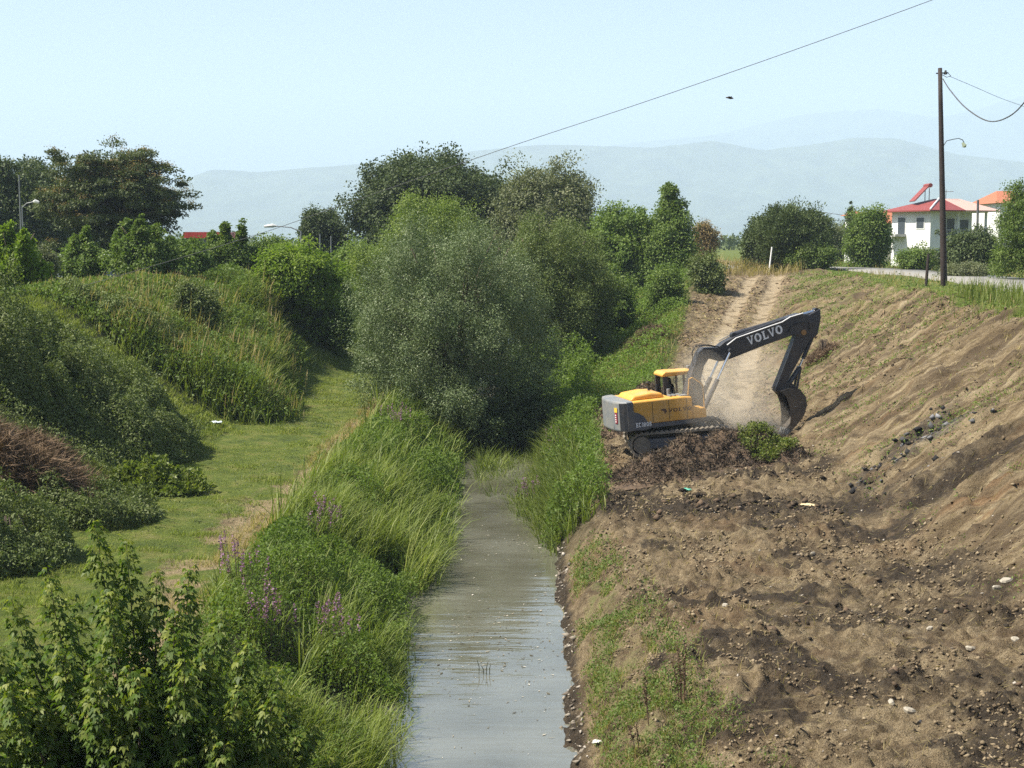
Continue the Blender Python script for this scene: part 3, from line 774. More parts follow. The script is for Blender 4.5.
# floating bits
r = np.random.default_rng(5)
n = 1500
y = 26+r.random(n)**1.0*24; keep = r.random(n) < (np.exp(-((y-34)/3.5)**2)+.7*np.exp(-((y-45)/2)**2)+.1)
y = y[keep]; n = len(y); x = -2.2+2.9*r.random(n)**.9*(1)
P = np.stack([x, y, .012+0*x], 1); a = r.random(n)*6.28
A = np.stack([np.cos(a), np.sin(a), 0*a], 1)
S = np.stack([-np.sin(a), np.cos(a), 0*a], 1)
l = (.02+.16*r.random(n)**4)[:, None]; w = (.012+.02*r.random(n))[:, None]
V = np.stack([P, P+A*l/2+S*w, P+A*l, P+A*l/2-S*w], 1).reshape(-1, 3)
tag(np_mesh('floating_litter', V, np.arange(4*n).reshape(-1, 4), varmat('litter', (.05, .045, .03), (.18, .16, .11), (.48, .45, .38)), None, dict(var=np.repeat(r.random(n), 4))),
    'leaves, stalks and foam drifting on the canal', 'litter', None, 'stuff')
# lone reed stalks rising from the water
b = MB()
e = empty('water_stalks', (-1.02, 31.2, 0)); tag(e, 'thin dark stalks standing in the shallow canal water', 'stalks')
for dx, h in ((-.1, .35), (0, .22), (.07, .3), (.14, .26)):
    MB().tube([(dx, 0, -.4), (dx+.01, .02, h*.5), (dx+.04*(1 if dx > 0 else -1), 0, h)], [.012, .01, .005], 5).build('stalk', plain('dark_stalk', (.04, .045, .02)), e)

# white stones, each its own
M_stone = plain('pale_stone', (.36, .33, .27), .8, 0, .25, 14, .4, (.2, .15, .09), .6)
stones = [(891,703,.16,.09,'upright pale stone slab in the dark clods of the near terrace'),(909,711,.17,.10,'pale flat stone lying right beside the upright slab'),
 (1006,581,.26,.12,'largest pale slab at the foot of the embankment by the right frame edge'),(997,588,.2,.09,'pale slab lower left of the largest slab at the embankment foot'),
 (930,629,.15,.08,'small pale oval stone in the middle of the near terrace'),(971,649,.2,.09,'long tan stone right of the small oval stone'),
 (1015,640,.15,.12,'round yellowish stone near the right edge of the terrace'),(725,606,.13,.1,'white angular stone left of centre on the terrace'),
 (813,554,.16,.06,'thin white flake of stone on the tan soil behind the near terrace')]
for i_, (px, py, l, w, lab) in enumerate(stones):
    p = on_z(px, py, 1.75)
    for _ in range(3): p = on_z(px, py, gz1(p.x, p.y)+.03)
    rr = np.random.default_rng(50+i_)
    b = MB(); nn = 7; l *= .62; w *= .75
    ring = [(math.cos(6.28*k_/nn)*l*rr.uniform(.8, 1.15), math.sin(6.28*k_/nn)*w*rr.uniform(.8, 1.15)) for k_ in range(nn)]
    vs = [(x_*.8, y_*.8, -.03) for x_, y_ in ring]+[(x_, y_, .02) for x_, y_ in ring]+[(x_*.7, y_*.65, .055) for x_, y_ in ring]
    fs = [tuple(range(nn-1, -1, -1)), tuple(range(2*nn, 3*nn))]+[(k_+o_, (k_+1)%nn+o_, (k_+1)%nn+o_+nn, k_+o_+nn) for o_ in (0, nn) for k_ in range(nn)]
    o = b.add(vs, fs).build('stone', M_stone, None, loc=p, rot=((R(60), 0, R(80)) if i_ == 0 else (rr.uniform(-.2, .4), rr.uniform(-.2, .2), rr.uniform(-.5, .6))))
    tag(o, lab, 'stone', 'pale stones on the terrace')
p = on_z(686, 486, 1.7)
def rag(name, p, s, mat, lab, cat, seed):
    rr = np.random.default_rng(seed)
    xs = np.linspace(-1, 1, 7); X, Y = np.meshgrid(xs, xs)
    Z = .25*rr.random(X.shape)
    V = np.stack([X+.15*rr.normal(size=X.shape), Y*.6+.1*rr.normal(size=X.shape), Z*(1.3-X*X*.7)], -1).reshape(-1, 3)*s
    ii = (np.arange(6)[:, None]*7+np.arange(6)[None]).ravel()
    Qb = np.stack([ii, ii+1, ii+8, ii+7], 1)
    V2 = np.concatenate([V, V*np.array([.97, .97, .6])-np.array([0, 0, .1*s])])
    Qq = np.concatenate([Qb, Qb[:, ::-1]+49])
    o = np_mesh(name, V2, Qq, mat, None, None, loc=(p.x, p.y, gz1(p.x, p.y)+.04))
    return tag(o, lab, cat)
rag('plastic_bag', p, .18, plain('green_plastic', (.12, .42, .30), .4), 'crumpled turquoise plastic bag on the soil before the spoil heap', 'bag', 3)
rag('plastic_bag', on_z(215, 431, 1.95), .27, plain('white_plastic', (.62, .70, .75), .4), 'white plastic bag lying on the grass of the left terrace', 'bag', 4)
rag('paper_scrap', on_z(807, 500, 1.85), .26, plain('tan_card', (.62, .50, .30), .8), 'tan scrap of cardboard below the embankment foot', 'scrap', 5)
rag('paper_scrap', on_z(598, 725, .9), .10, plain('white_paper', (.7, .7, .66), .8), 'crumpled white paper on the weedy right bank', 'scrap', 6)

# dead dock stalks
M_dock = G['brush']
def dock(px, py, h, n, lab, seed):
    p = on_z(px, py, 1.45); p = Vector((p.x, p.y, gz1(p.x, p.y)))
    e = empty('dead_dock_plant', p); tag(e, lab, 'dead plant', 'rusty dock stalks on the right bank')
    rr = np.random.default_rng(seed); st = MB(); Ps = []; 
    for k_ in range(n):
        dx, dy = rr.uniform(-.28, .28), rr.uniform(-.15, .15); hh = h*rr.uniform(.65, 1.0)
        st.tube([(dx*.3, dy*.3, -.05), (dx*.6, dy*.6, hh*.5), (dx, dy, hh)], [.011, .009, .005], 5)
        m_ = 60
        t = .35+.65*rr.random(m_)
        Ps.append(np.stack([dx*(.3+.7*t), dy*(.3+.7*t), hh*t], 1)+rr.normal(size=(m_, 3))*.018)
    st.build('stalk', plain('dock_stalk', (.12, .07, .04)), e)
    P = np.concatenate(Ps); A = unit(rr.normal(size=P.shape)+np.array([0, 0, .8]))
    V, Q = leaf_quads(P, A, .05, .03, 0, rr)
    np_mesh('seed_sprays', V, Q, M_dock, e, dict(var=np.repeat(rr.random(len(P)), 4)))
dock(684, 700, 1.25, 5, 'tallest cluster of rusty dead dock stalks on the right bank', 1)
dock(651, 715, 1.0, 2, 'thin pair of rusty dead stalks left of the tallest cluster', 2)
dock(641, 735, .6, 2, 'short broken rusty stalks lowest on the right bank', 3)

# ------------------------------------------------------------------ road
M_asph = plain('asphalt', (.21, .205, .19), .9, 0, .12, 5, .3, (.22, .20, .17), .4)
ys = np.concatenate([np.arange(20, 160, 3.0)])
rx = road_x(ys); V = []
for y_, x_ in zip(ys, rx):
    dy = 1; tx = (float(road_x(np.array([y_+1]))[0])-x_); nrm = Vector((1, -tx, 0)).normalized()
    V += [(x_-nrm.x*2.6, y_-nrm.y*2.6, 7.58), (x_+nrm.x*2.6, y_+nrm.y*2.6, 7.58), (x_-nrm.x*2.75, y_-nrm.y*2.75, 7.0), (x_+nrm.x*2.75, y_+nrm.y*2.75, 7.0)]
Qr = []
for j in range(len(ys)-1):
    a_ = j*4; b_ = a_+4
    Qr += [(a_, a_+1, b_+1, b_), (a_+2, a_, b_, b_+2), (a_+1, a_+3, b_+3, b_+1)]
o = np_mesh('road', np.array(V), np.array(Qr), M_asph); o['kind'] = 'structure'

# ------------------------------------------------------------------ trees
X = lambda px, D: at(px, 240, D).x
# centre
tree_px('willow_tree', 'big round olive green willow overhanging the canal in the centre', 'tree', 453, 68, 203, 208, 1700, 40, .40, .125, .03, G['willow'], 501, base=.9, shape='full', trunk_r=.22, stems=4, spread=1.6, nl=60, shell=.45, droop=.25, outw=.8, dirbias=(0, 0, .35), flat=1.0)
tree_px('willow_tree', 'smaller willow with a dark right flank behind the big willow', 'tree', 556, 86, 203, 120, 800, 40, .48, .16, .045, G['olive'], 502, base=1.5, shape='full', trunk_r=.2, stems=3, spread=1.2, droop=.25, dirbias=(0, 0, .3), flat=1.0)
tree_px('willow_tree', 'yellow green bushy willow rising left behind the big willow', 'tree', 432, 98, 181, 108, 700, 40, .55, .18, .06, G['yellow'], 503, base=2, shape='full', trunk_r=.22, droop=.2, flat=.9)
tree_px('poplar_tree', 'dark green domed tree, the tallest crown of the central grove', 'tree', 432, 132, 152, 168, 1200, 45, .8, .25, .16, G['dark'], 504, shape='dome', trunk_r=.35, flat=.8)
tree_px('poplar_tree', 'grey green loose tree right of the tallest dark crown', 'tree', 548, 122, 160, 112, 850, 40, .7, .22, .12, G['grey'], 505, shape='dome', trunk_r=.3)
tree_px('poplar_tree', 'dark tree showing between the tall dome and the grey green tree', 'tree', 505, 138, 164, 60, 300, 40, .8, .25, .15, G['dark'], 506, shape='full', trunk_r=.3)
tree_px('leafy_tree', 'mid green bushy tree between the central grove and the dirt ramp', 'tree', 628, 112, 196, 90, 560, 40, .6, .2, .12, G['mid'], 507, base=4, shape='full', trunk_r=.25)
tree_px('leafy_tree', 'pointed green tree at the right end of the central grove', 'tree', 668, 110, 186, 74, 520, 40, .55, .2, .1, G['mid'], 508, base=5.2, shape='cone', trunk_r=.22, low=.02)
tree_px('leafy_tree', 'small brownish tree beyond the right end of the grove', 'tree', 706, 150, 222, 26, 110, 30, .5, .2, .1, G['seed'], 509, trunk_r=.15)
tree_px('leafy_shrub', 'dense bright shrub at the foot of the grove above the canal', 'shrub', 606, 92, 268, 60, 300, 36, .4, .16, .09, G['mid'], 510, base=3.4, shape='bush', trunk_r=.08)
tree_px('leafy_shrub', 'dark leafy shrub standing alone left of the dirt ramp top', 'shrub', 707, 97, 251, 32, 160, 34, .35, .16, .08, G['bramble'], 511, base=5.9, shape='bush', trunk_r=.06)
tree_px('leafy_shrub', 'low dark shrub on the weedy slope right of the grove', 'shrub', 664, 92, 262, 34, 130, 34, .35, .15, .08, G['mid'], 512, base=5.0, shape='bush', trunk_r=.06)
tree_px('willow_tree', 'pale willow shoots filling the left flank behind the big willow', 'tree', 372, 90, 232, 60, 320, 40, .45, .15, .045, G['yellow'], 513, base=2, shape='full', trunk_r=.12)
tree_px('leafy_shrub', 'added dark leaved shrub standing in for the deep shade under the big willow', 'shrub', 488, 65, 398, 62, 260, 40, .3, .12, .07, G['dark'], 514, base=.3, shape='bush', trunk_r=.06)  # added shrub, its dark leaves paint the shade below the willow
tree_px('leafy_shrub', 'added dark shrub hiding the sky reflection at the far end of the canal', 'shrub', 512, 66, 388, 80, 260, 40, .35, .13, .07, G['dark'], 515, base=.2, shape='bush', trunk_r=.06)  # added to cover the bright sky mirrored in the far water
tree_px('leafy_shrub', 'added leafy shrub behind the willow blocking the sky reflection on the canal', 'shrub', 540, 80, 335, 60, 260, 40, .35, .13, .07, G['mid'], 516, base=.2, shape='bush', trunk_r=.06)  # added blocker for the sky reflection seen through the willow
# left
tree_px('ailanthus_tree', 'large dark spreading tree with brown seed clusters on the left', 'tree', 108, 104, 148, 150, 330, 110, .62, .24, .09, G['ail'], 520, shape='dome', trunk_r=.35, flat=.33, shell=.3, nl=90, clump_var=.4)
ail = bpy.data.objects['ailanthus_tree']
_rr = np.random.default_rng(520)
tree_px('dark_tree', 'dark green tree cut by the left frame edge', 'tree', 6, 125, 149, 125, 650, 45, .8, .25, .15, G['dark'], 521, shape='full', trunk_r=.35)
tree_px('young_maple_tree', 'bright yellow green young tree at the left frame edge', 'tree', 8, 68, 218, 76, 330, 40, .34, .15, .1, G['bright'], 522, shape='shoots', trunk_r=.1, stems=3, spread=.7)
tree_px('young_maple_tree', 'slim young tree in front of the grey shed', 'tree', 84, 82, 226, 46, 230, 40, .34, .15, .1, G['mid'], 523, shape='shoots', nshoot=4, trunk_r=.09)
tree_px('young_maple_tree', 'bushy young tree with upright shoots before the big brown tree', 'tree', 146, 80, 212, 84, 420, 42, .36, .15, .1, G['mid'], 524, shape='shoots', nshoot=9, trunk_r=.1, stems=3, spread=.8)
tree_px('young_maple_tree', 'dark leafed young tree below the red roofed kiosk', 'tree', 186, 84, 238, 44, 200, 40, .36, .15, .1, G['mid'], 525, shape='bush', trunk_r=.09)
tree_px('young_poplar_tree', 'slim poplar with three upright shoots right of the red roof', 'tree', 227, 88, 216, 44, 250, 40, .34, .15, .09, G['mid'], 526, shape='shoots', nshoot=5, trunk_r=.09)
tree_px('leafy_tree', 'rounded green tree left of the far street lamp', 'tree', 262, 90, 236, 60, 300, 40, .4, .16, .1, G['mid'], 527, shape='bush', trunk_r=.1)
tree_px('leafy_tree', 'bright leafed sloping tree below the far street lamp', 'tree', 300, 84, 240, 84, 420, 42, .42, .18, .1, G['bright'], 528, base=5.4, shape='bush', trunk_r=.12)
tree_px('leafy_tree', 'dark trimmed tree behind the two slim posts', 'tree', 322, 135, 205, 44, 280, 40, .6, .22, .13, G['dark'], 529, shape='full', trunk_r=.2)
tree_px('leafy_shrub', 'low round shrub between the slim posts and the willow', 'shrub', 346, 100, 240, 40, 200, 40, .4, .16, .1, G['mid'], 530, base=5, shape='bush', trunk_r=.08)
tree_px('leafy_shrub', 'dark shaded shrub where the left hedge drops to the canal', 'shrub', 328, 86, 268, 46, 240, 40, .4, .16, .1, G['mid'], 531, base=3, shape='bush', trunk_r=.08)
tree_px('leafy_shrub', 'grey leaved shrub beside the grey shed', 'shrub', 42, 76, 246, 26, 110, 36, .3, .12, .05, G['grey'], 532, shape='bush', trunk_r=.05)
tree_px('leafy_shrub', 'rounded bramble bush on top of the slope under the kiosk', 'shrub', 195, 68, 272, 42, 170, 40, .3, .11, .07, G['bramble'], 533, shape='bush', trunk_r=.05)
# right
tree_px('shrubby_tree', 'large bushy dark green tree left of the white house', 'tree', 797, 114, 200, 76, 520, 42, .5, .24, .07, G['dark'], 540, shape='bush', trunk_r=.15, dirbias=(0, 0, .9), outw=.7)
tree_px('shrubby_tree', 'rounder dull tree half hidden left of the bushy dark tree', 'tree', 766, 120, 213, 40, 220, 40, .55, .2, .12, G['dark'], 541, shape='full', trunk_r=.15)
tree_px('leafy_shrub', 'low mid green shrub in front of the bushy dark tree', 'shrub', 812, 112, 244, 50, 130, 40, .4, .18, .09, G['mid'], 542, shape='bush', trunk_r=.06)
tree_px('leafy_tree', 'round dark tree against the left wall of the white house', 'tree', 868, 122, 206, 38, 330, 42, .5, .2, .1, G['mid'], 543, shape='bush', trunk_r=.12, low=0)
tree_px('cypress_tree', 'thin pointed conifer behind the white house', 'tree', 852, 150, 203, 14, 90, 40, .35, .2, .08, G['dark'], 544, shape='cone', trunk_r=.12)
tree_px('leafy_shrub', 'far row of dull shrubs beneath the power lines', 'shrub', 838, 160, 224, 60, 240, 36, .6, .24, .12, G['grey'], 545, shape='bush', trunk_r=.08)
tree_px('vine_hedge', 'dark glossy vine hedge before the porch of the white house', 'hedge', 968, 104, 228, 54, 330, 42, .4, .17, .1, G['dark'], 546, shape='bush', trunk_r=.08, droop=.5)
tree_px('vine_hedge', 'lower hedge to the left of the porch column', 'hedge', 918, 112, 248, 36, 120, 36, .4, .17, .1, G['mid'], 547, shape='bush', trunk_r=.06)
tree_px('acacia_tree', 'feathery green tree at the right frame edge', 'tree', 1040, 84, 168, 78, 330, 44, .45, .14, .06, G['mid'], 548, shape='full', trunk_r=.14, stems=3, spread=.9)
tree_px('leafy_shrub', 'tangled shrub at the foot of the feathery tree', 'shrub', 1012, 82, 240, 50, 260, 40, .4, .14, .09, G['mid'], 549, shape='bush', trunk_r=.06) if False else None
tree_px('leafy_shrub', 'sandy brown scrub in the field beyond the pole', 'shrub', 966, 92, 264, 50, 120, 40, .35, .13, .06, G['grey'], 550, shape='bush', trunk_r=.05)
# far woods line, one mass
def far_woods():
    r = np.random.default_rng(77); n = 900
    x = r.uniform(-330, 420, n); y = 330+r.uniform(0, 120, n)
    h = 3+5*fbm(x*.02, y*0, 9, 3)*r.random(n)
    per = 26
    ii = np.repeat(np.arange(n), per)
    P = np.stack([x[ii], y[ii], 7.2+h[ii]*.5], 1)+unit(r.normal(size=(n*per, 3)))*np.stack([h[ii]*.6, h[ii]*.6, h[ii]*.5], 1)*r.random((n*per, 1))**.3
    V, Q = leaf_quads(P, unit(r.normal(size=P.shape)), 1.1, .8, 0, r)
    o = np_mesh('far_woods', V, Q, G['dark'], None, dict(var=np.repeat(r.random(n*per), 4)))
    tag(o, 'low line of hazy woods along the plain below the mountains', 'woods', None, 'stuff')
far_woods()

# seed clusters of the big brown tree (a part)
cro = [c for c in ail.children if c.name.startswith('crown')][0]
co_ = np.empty(len(cro.data.vertices)*3, np.float32); cro.data.vertices.foreach_get('co', co_); co_ = co_.reshape(-1, int(110*1.9)*4, 3)
cc = co_.mean(1); zt_ = co_[..., 2].max(1)
_r2 = np.random.default_rng(9); sel = _r2.random(len(cc)) < .75
cs = cc[sel]; zt_ = zt_[sel]; m_ = 60
P = np.repeat(cs, m_, 0); P[:, 2] = np.repeat(zt_-.12, m_); P += _r2.normal(size=P.shape)*np.array([.28, .28, .13])
V, Q = leaf_quads(P, unit(_r2.normal(size=P.shape)+np.array([0, 0, .2])), .14, .07, .1, _r2)
np_mesh('seed_clusters', V, Q, G['seed'], ail, dict(var=np.repeat(_r2.random(len(P)), 4)))

# brambles and brush on the left slope -----------------------------------
def bush(name, lab, cat, px, py, D, w, h, n, L, mat, seed, group=None, d=None, stick=False, sc_up=.4):
    """low sprawling mound on sloping ground; px,py = its middle"""
    p = at(px, py, D); x0, y0 = p.x, D; n = int(n*1.25); d = d or w*.8
    r = np.random.default_rng(seed)
    a = r.random(n)*6.28; q = r.random(n)**.5
    x = np.cos(a)*q*w; y = np.sin(a)*q*d
    prof = np.sqrt(np.clip(1-q*q, 0, 1))**.8
    hh = h*prof*(.1+1.75*np.clip(fbm((x+x0)*.9, (y+y0)*.9, seed, 4), 0, 1)**1.2)
    zz = ground_z(x+x0, y+y0, False)+hh*(1-.8*r.random(n)**1.7)
    zb = gz1(x0, y0)
    P = np.stack([x, y, zz-zb], 1)
    A = unit(r.normal(size=(n, 3))+np.array([0, 0, sc_up]))
    if stick:
        A[:, 2] *= .6; A = unit(A)
        V, Q = leaf_quads(P, A, L*(.5+1.3*r.random(n)**2), .022, .1, r)
    else:
        V, Q = leaf_quads(P, A, L*1.15*(.5+1.0*r.random(n)), L*.55, .2, r, unit(np.stack([x/w, y/d, np.full(n, .7)], 1)+r.normal(size=(n, 3))*.6))
    if not stick:
        kc = 70; kk = r.choice(n, kc); B0 = P[kk]
        ln_ = r.uniform(.35, 1.0, kc)*min(1.3, h)*.8; ac = np.arctan2(B0[:, 1], B0[:, 0])+r.normal(size=kc)*.7
        tt = r.random((kc, 26)); dx = np.cos(ac)[:, None]*tt*ln_[:, None]; dy = np.sin(ac)[:, None]*tt*ln_[:, None]; dz = (tt*1.1-.9*tt**2.2)*ln_[:, None]
        Pc = np.stack([B0[:, 0:1]+dx, B0[:, 1:2]+dy, B0[:, 2:3]+dz], -1).reshape(-1, 3)+r.normal(size=(kc*26, 3))*.03
        V2, Q2 = leaf_quads(Pc, unit(r.normal(size=Pc.shape)+UP*.3), L*1.15, L*.5, .1, r)
        Q = np.concatenate([Q, Q2+len(V)]); V = np.concatenate([V, V2]); x = np.concatenate([x, Pc[:, 0]]); y = np.concatenate([y, Pc[:, 1]]); n = len(x)
    e = empty(name, (x0, y0, zb)); tag(e, lab, cat, group)
    t = np.clip(.5*fbm(x*1.5, y*1.5, seed)+.5*r.random(n), 0, 1)
    np_mesh('twigs' if stick else 'foliage', V, Q, mat, e, dict(var=np.repeat(t, 4)))
    b = MB()
    for k_ in range(14):
        aa = r.uniform(0, 6.28); rr = r.uniform(.3, .8)
        ex, ey = math.cos(aa)*rr*w, math.sin(aa)*rr*d
        ez = float(ground_z(np.array([ex+x0]), np.array([ey+y0]), False)[0])-zb
        b.tube([(0, 0, -.1), (ex*.5, ey*.5, max(h*.6, ez*.5+h*.5)), (ex, ey, ez+h*.3)], [.02, .014, .006], 4)
    b.build('stems', M_bark, e)
    return e
bush('bramble_bush', 'tall dark bramble thicket against the left frame edge', 'bush', 8, 376, 47, 2.6, 2.7, 30000, .10, G['bramble'], 601, d=3.2)
bush('bramble_bush', 'wide grey green bramble mound beside the footpath', 'bush', 122, 412, 50, 2.7, 1.75, 42000, .095, G['bramble'], 602, d=3.9)
bush('bramble_bush', 'upper bramble patch left of the footpath on the slope', 'bush', 75, 345, 53, 2.4, 1.2, 20000, .095, G['bramble'], 603, d=2.6)
bush('bramble_bush', 'low bramble patch below the dead brown brush', 'bush', 95, 508, 39.5, 1.8, 1.2, 16000, .085, G['bramble'], 604, d=1.8)
bush('bramble_bush', 'bramble bush beside the lawn at the lower left frame edge', 'bush', 5, 545, 34, 1.6, 1.7, 15000, .085, G['bramble'], 605, d=2.0)
bush('bramble_bush', 'grey green brambles right of the footpath at the slope top', 'bush', 130, 312, 63, 3.2, 1.6, 22000, .11, G['bramble'], 606, d=2.6)
bush('dead_brush', 'heap of dead reddish brown brush on the left slope', 'brush', 34, 480, 40, 1.9, 1.15, 30000, .45, G['brush'], 607, d=1.8, stick=True)
bush('grass_clump', 'low clump of long grass at the foot of the bramble mound', 'grass clump', 160, 475, 44.5, 1.3, .7, 7000, .16, G['reed'], 608, d=1.0, sc_up=1.6)
bush('root_ball', 'dark torn out bush caught on the cut slope by the bucket', 'brush', 822, 385, 68, .85, 1.0, 6000, .25, G['brush'], 609, d=.7, stick=True)
bush('dead_brush', 'dark clump of grubbed brush left of the dirt ramp', 'brush', 648, 312, 82, 1.3, 1.1, 7000, .3, G['brush'], 610, d=1.5, stick=True)
# loosestrife
for i_, (px, py, z_, lab) in enumerate([(330,590,1.4,'purple flowered plant lowest on the left bank'),(265,590,1.7,'purple flowered plant nearest the lawn edge on the left bank'),(322,502,1.8,'purple flowered plant at the bare strip of the terrace'),
        (400,398,2.2,'purple flowered plant in front of the big willow'),(530,440,1.5,'purple flowered plant by the water on the right bank'),(556,398,2.2,'purple flowered plant upslope on the right bank'),(240,560,1.9,'purple flowered plant among dry straw beside the lawn')]):
    p = on_z(px, py, z_+.9); zb = gz1(p.x, p.y)
    e = empty('loosestrife_plant', (p.x, p.y, zb)); tag(e, lab, 'flowering plant', 'purple loosestrife on the banks')
    r = np.random.default_rng(900+i_); st = MB(); Ps = []; Ls = []
    for k_ in range(16):
        dx, dy = r.normal()*.28, r.normal()*.28; hh = r.uniform(1.0, 1.7)
        st.tube([(dx*.3, dy*.3, -.05), (dx, dy, hh)], [.008, .004], 4)
        t = r.random(26); Ps.append(np.stack([dx+0*t, dy+0*t, hh-.4*t], 1)+r.normal(size=(26, 3))*.02)
        t = r.random(30); Ls.append(np.stack([dx*t, dy*t, (hh-.35)*t], 1)+r.normal(size=(30, 3))*.04)
    st.build('stem', M_bark, e)
    P = np.concatenate(Ps); V, Q = leaf_quads(P, unit(r.normal(size=P.shape)), .05, .035, 0, r)
    np_mesh('blossoms', V, Q, G['loose'], e, dict(var=np.repeat(r.random(len(P)), 4)))
    P = np.concatenate(Ls); V, Q = leaf_quads(P, unit(r.normal(size=P.shape)+UP*.4), .11, .03, .1, r)
    np_mesh('leaves', V, Q, G['weed'], e, dict(var=np.repeat(r.random(len(P)), 4)))

# foreground maple ---------------------------------------------------------
def palmate(P, A, Nn, s, r):
    """three lobes folded from one stalk"""
    n = len(P); S = unit(np.cross(A, Nn)); out = []
    for ang, l, w in ((0, 1, .42), (.85, .74, .36), (-.85, .74, .36)):
        d = A*math.cos(ang)+S*math.sin(ang); sd = unit(np.cross(d, Nn))
        L_ = (s*l)[:, None]; W_ = (s*w)[:, None]
        fold = Nn*(.08*s)[:, None]
        out.append(np.stack([P, P+d*L_*.5+sd*W_/2+fold, P+d*L_-UP*(.18*s)[:, None], P+d*L_*.5-sd*W_/2+fold], 1))
    V = np.concatenate(out, 1).reshape(-1, 3)
    return V, np.arange(len(V)).reshape(-1, 4)
def foreground_maple():
    r = np.random.default_rng(33)
    D0 = 19.5; bx, by = X(135, D0), D0; zb = gz1(bx, by)
    e = empty('young_maple_tree', (bx, by, zb)); tag(e, 'nearest young maple with upright leafy shoots filling the lower left corner', 'tree', None)
    tops = [(95,522,0),(126,540,.3),(48,572,-.4),(157,572,.2),(190,568,.5),(12,600,.2),(72,600,.5),(222,612,-.3),(-20,640,0),(110,590,-.6),(143,620,.5),(176,610,-.4),(250,642,.3),
            (205,650,-.6),(60,655,-.7),(20,665,.6),(275,668,-.1),(295,700,.4),(130,668,-.9),(240,690,-.8),(90,690,-.9),(315,726,0),(180,690,-1.0),(160,650,.9),(35,705,-.9),(0,720,-.5),(270,735,-.7),(335,760,.3),(215,735,-1.1),(120,730,-1.2)]
    tops += [(r.uniform(-30, 300), r.uniform(640, 770), r.uniform(-1.3, 1.0)) for _ in range(34)]
    st = MB(); Pn, An, Nr, Sz, Tv = [], [], [], [], []
    for (px, py, dd) in tops:
        T = at(px, py, D0+dd); T = Vector((T.x-bx, T.y-by, T.z-zb))
        B = Vector((r.uniform(-.25, .25), r.uniform(-.25, .25), 0))
        mid = B.lerp(T, .5)+Vector((T.x*.22, T.y*.2, -.12*T.z))
        pts = []
        for t in np.linspace(0, 1, 9):
            p = (1-t)**2*B+2*t*(1-t)*mid+t*t*T; pts.append(p)
        st.tube(pts, [.04*(1-.93*t) for t in np.linspace(0, 1, 9)], 6, False)
        ln = (T-B).length; nn = int(ln*.78/.06)
        for k_ in range(nn):
            t = 1-.78*k_/nn
            p = (1-t)**2*B+2*t*(1-t)*mid+t*t*T
            rad = .07+.42*(1-t)**.8
            for q_ in range(8):
                az = (k_%2)*math.pi/8+q_*math.pi/4+r.normal()*.35
                rr = rad*r.uniform(.4, 1.3)
                d = np.array([math.cos(az), math.sin(az), 0])
                pos = np.array(p)+d*rr+UP*r.normal()*.04
                a_ = unit(d*.8+np.array([0, 0, -.55])+r.normal(size=3)*.3)
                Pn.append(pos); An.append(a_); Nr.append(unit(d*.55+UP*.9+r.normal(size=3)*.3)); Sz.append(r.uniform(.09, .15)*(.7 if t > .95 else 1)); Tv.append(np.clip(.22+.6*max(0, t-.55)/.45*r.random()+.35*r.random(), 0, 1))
    st.build('trunk', M_bark, e, smooth=True)
    Pn, An, Nr, Sz, Tv = map(np.array, (Pn, An, Nr, Sz, Tv))
    Nr = unit(Nr-An*(Nr*An).sum(1, keepdims=True))
    V, Q = palmate(Pn, An, Nr, Sz, r)
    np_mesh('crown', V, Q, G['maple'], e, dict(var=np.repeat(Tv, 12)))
foreground_maple()

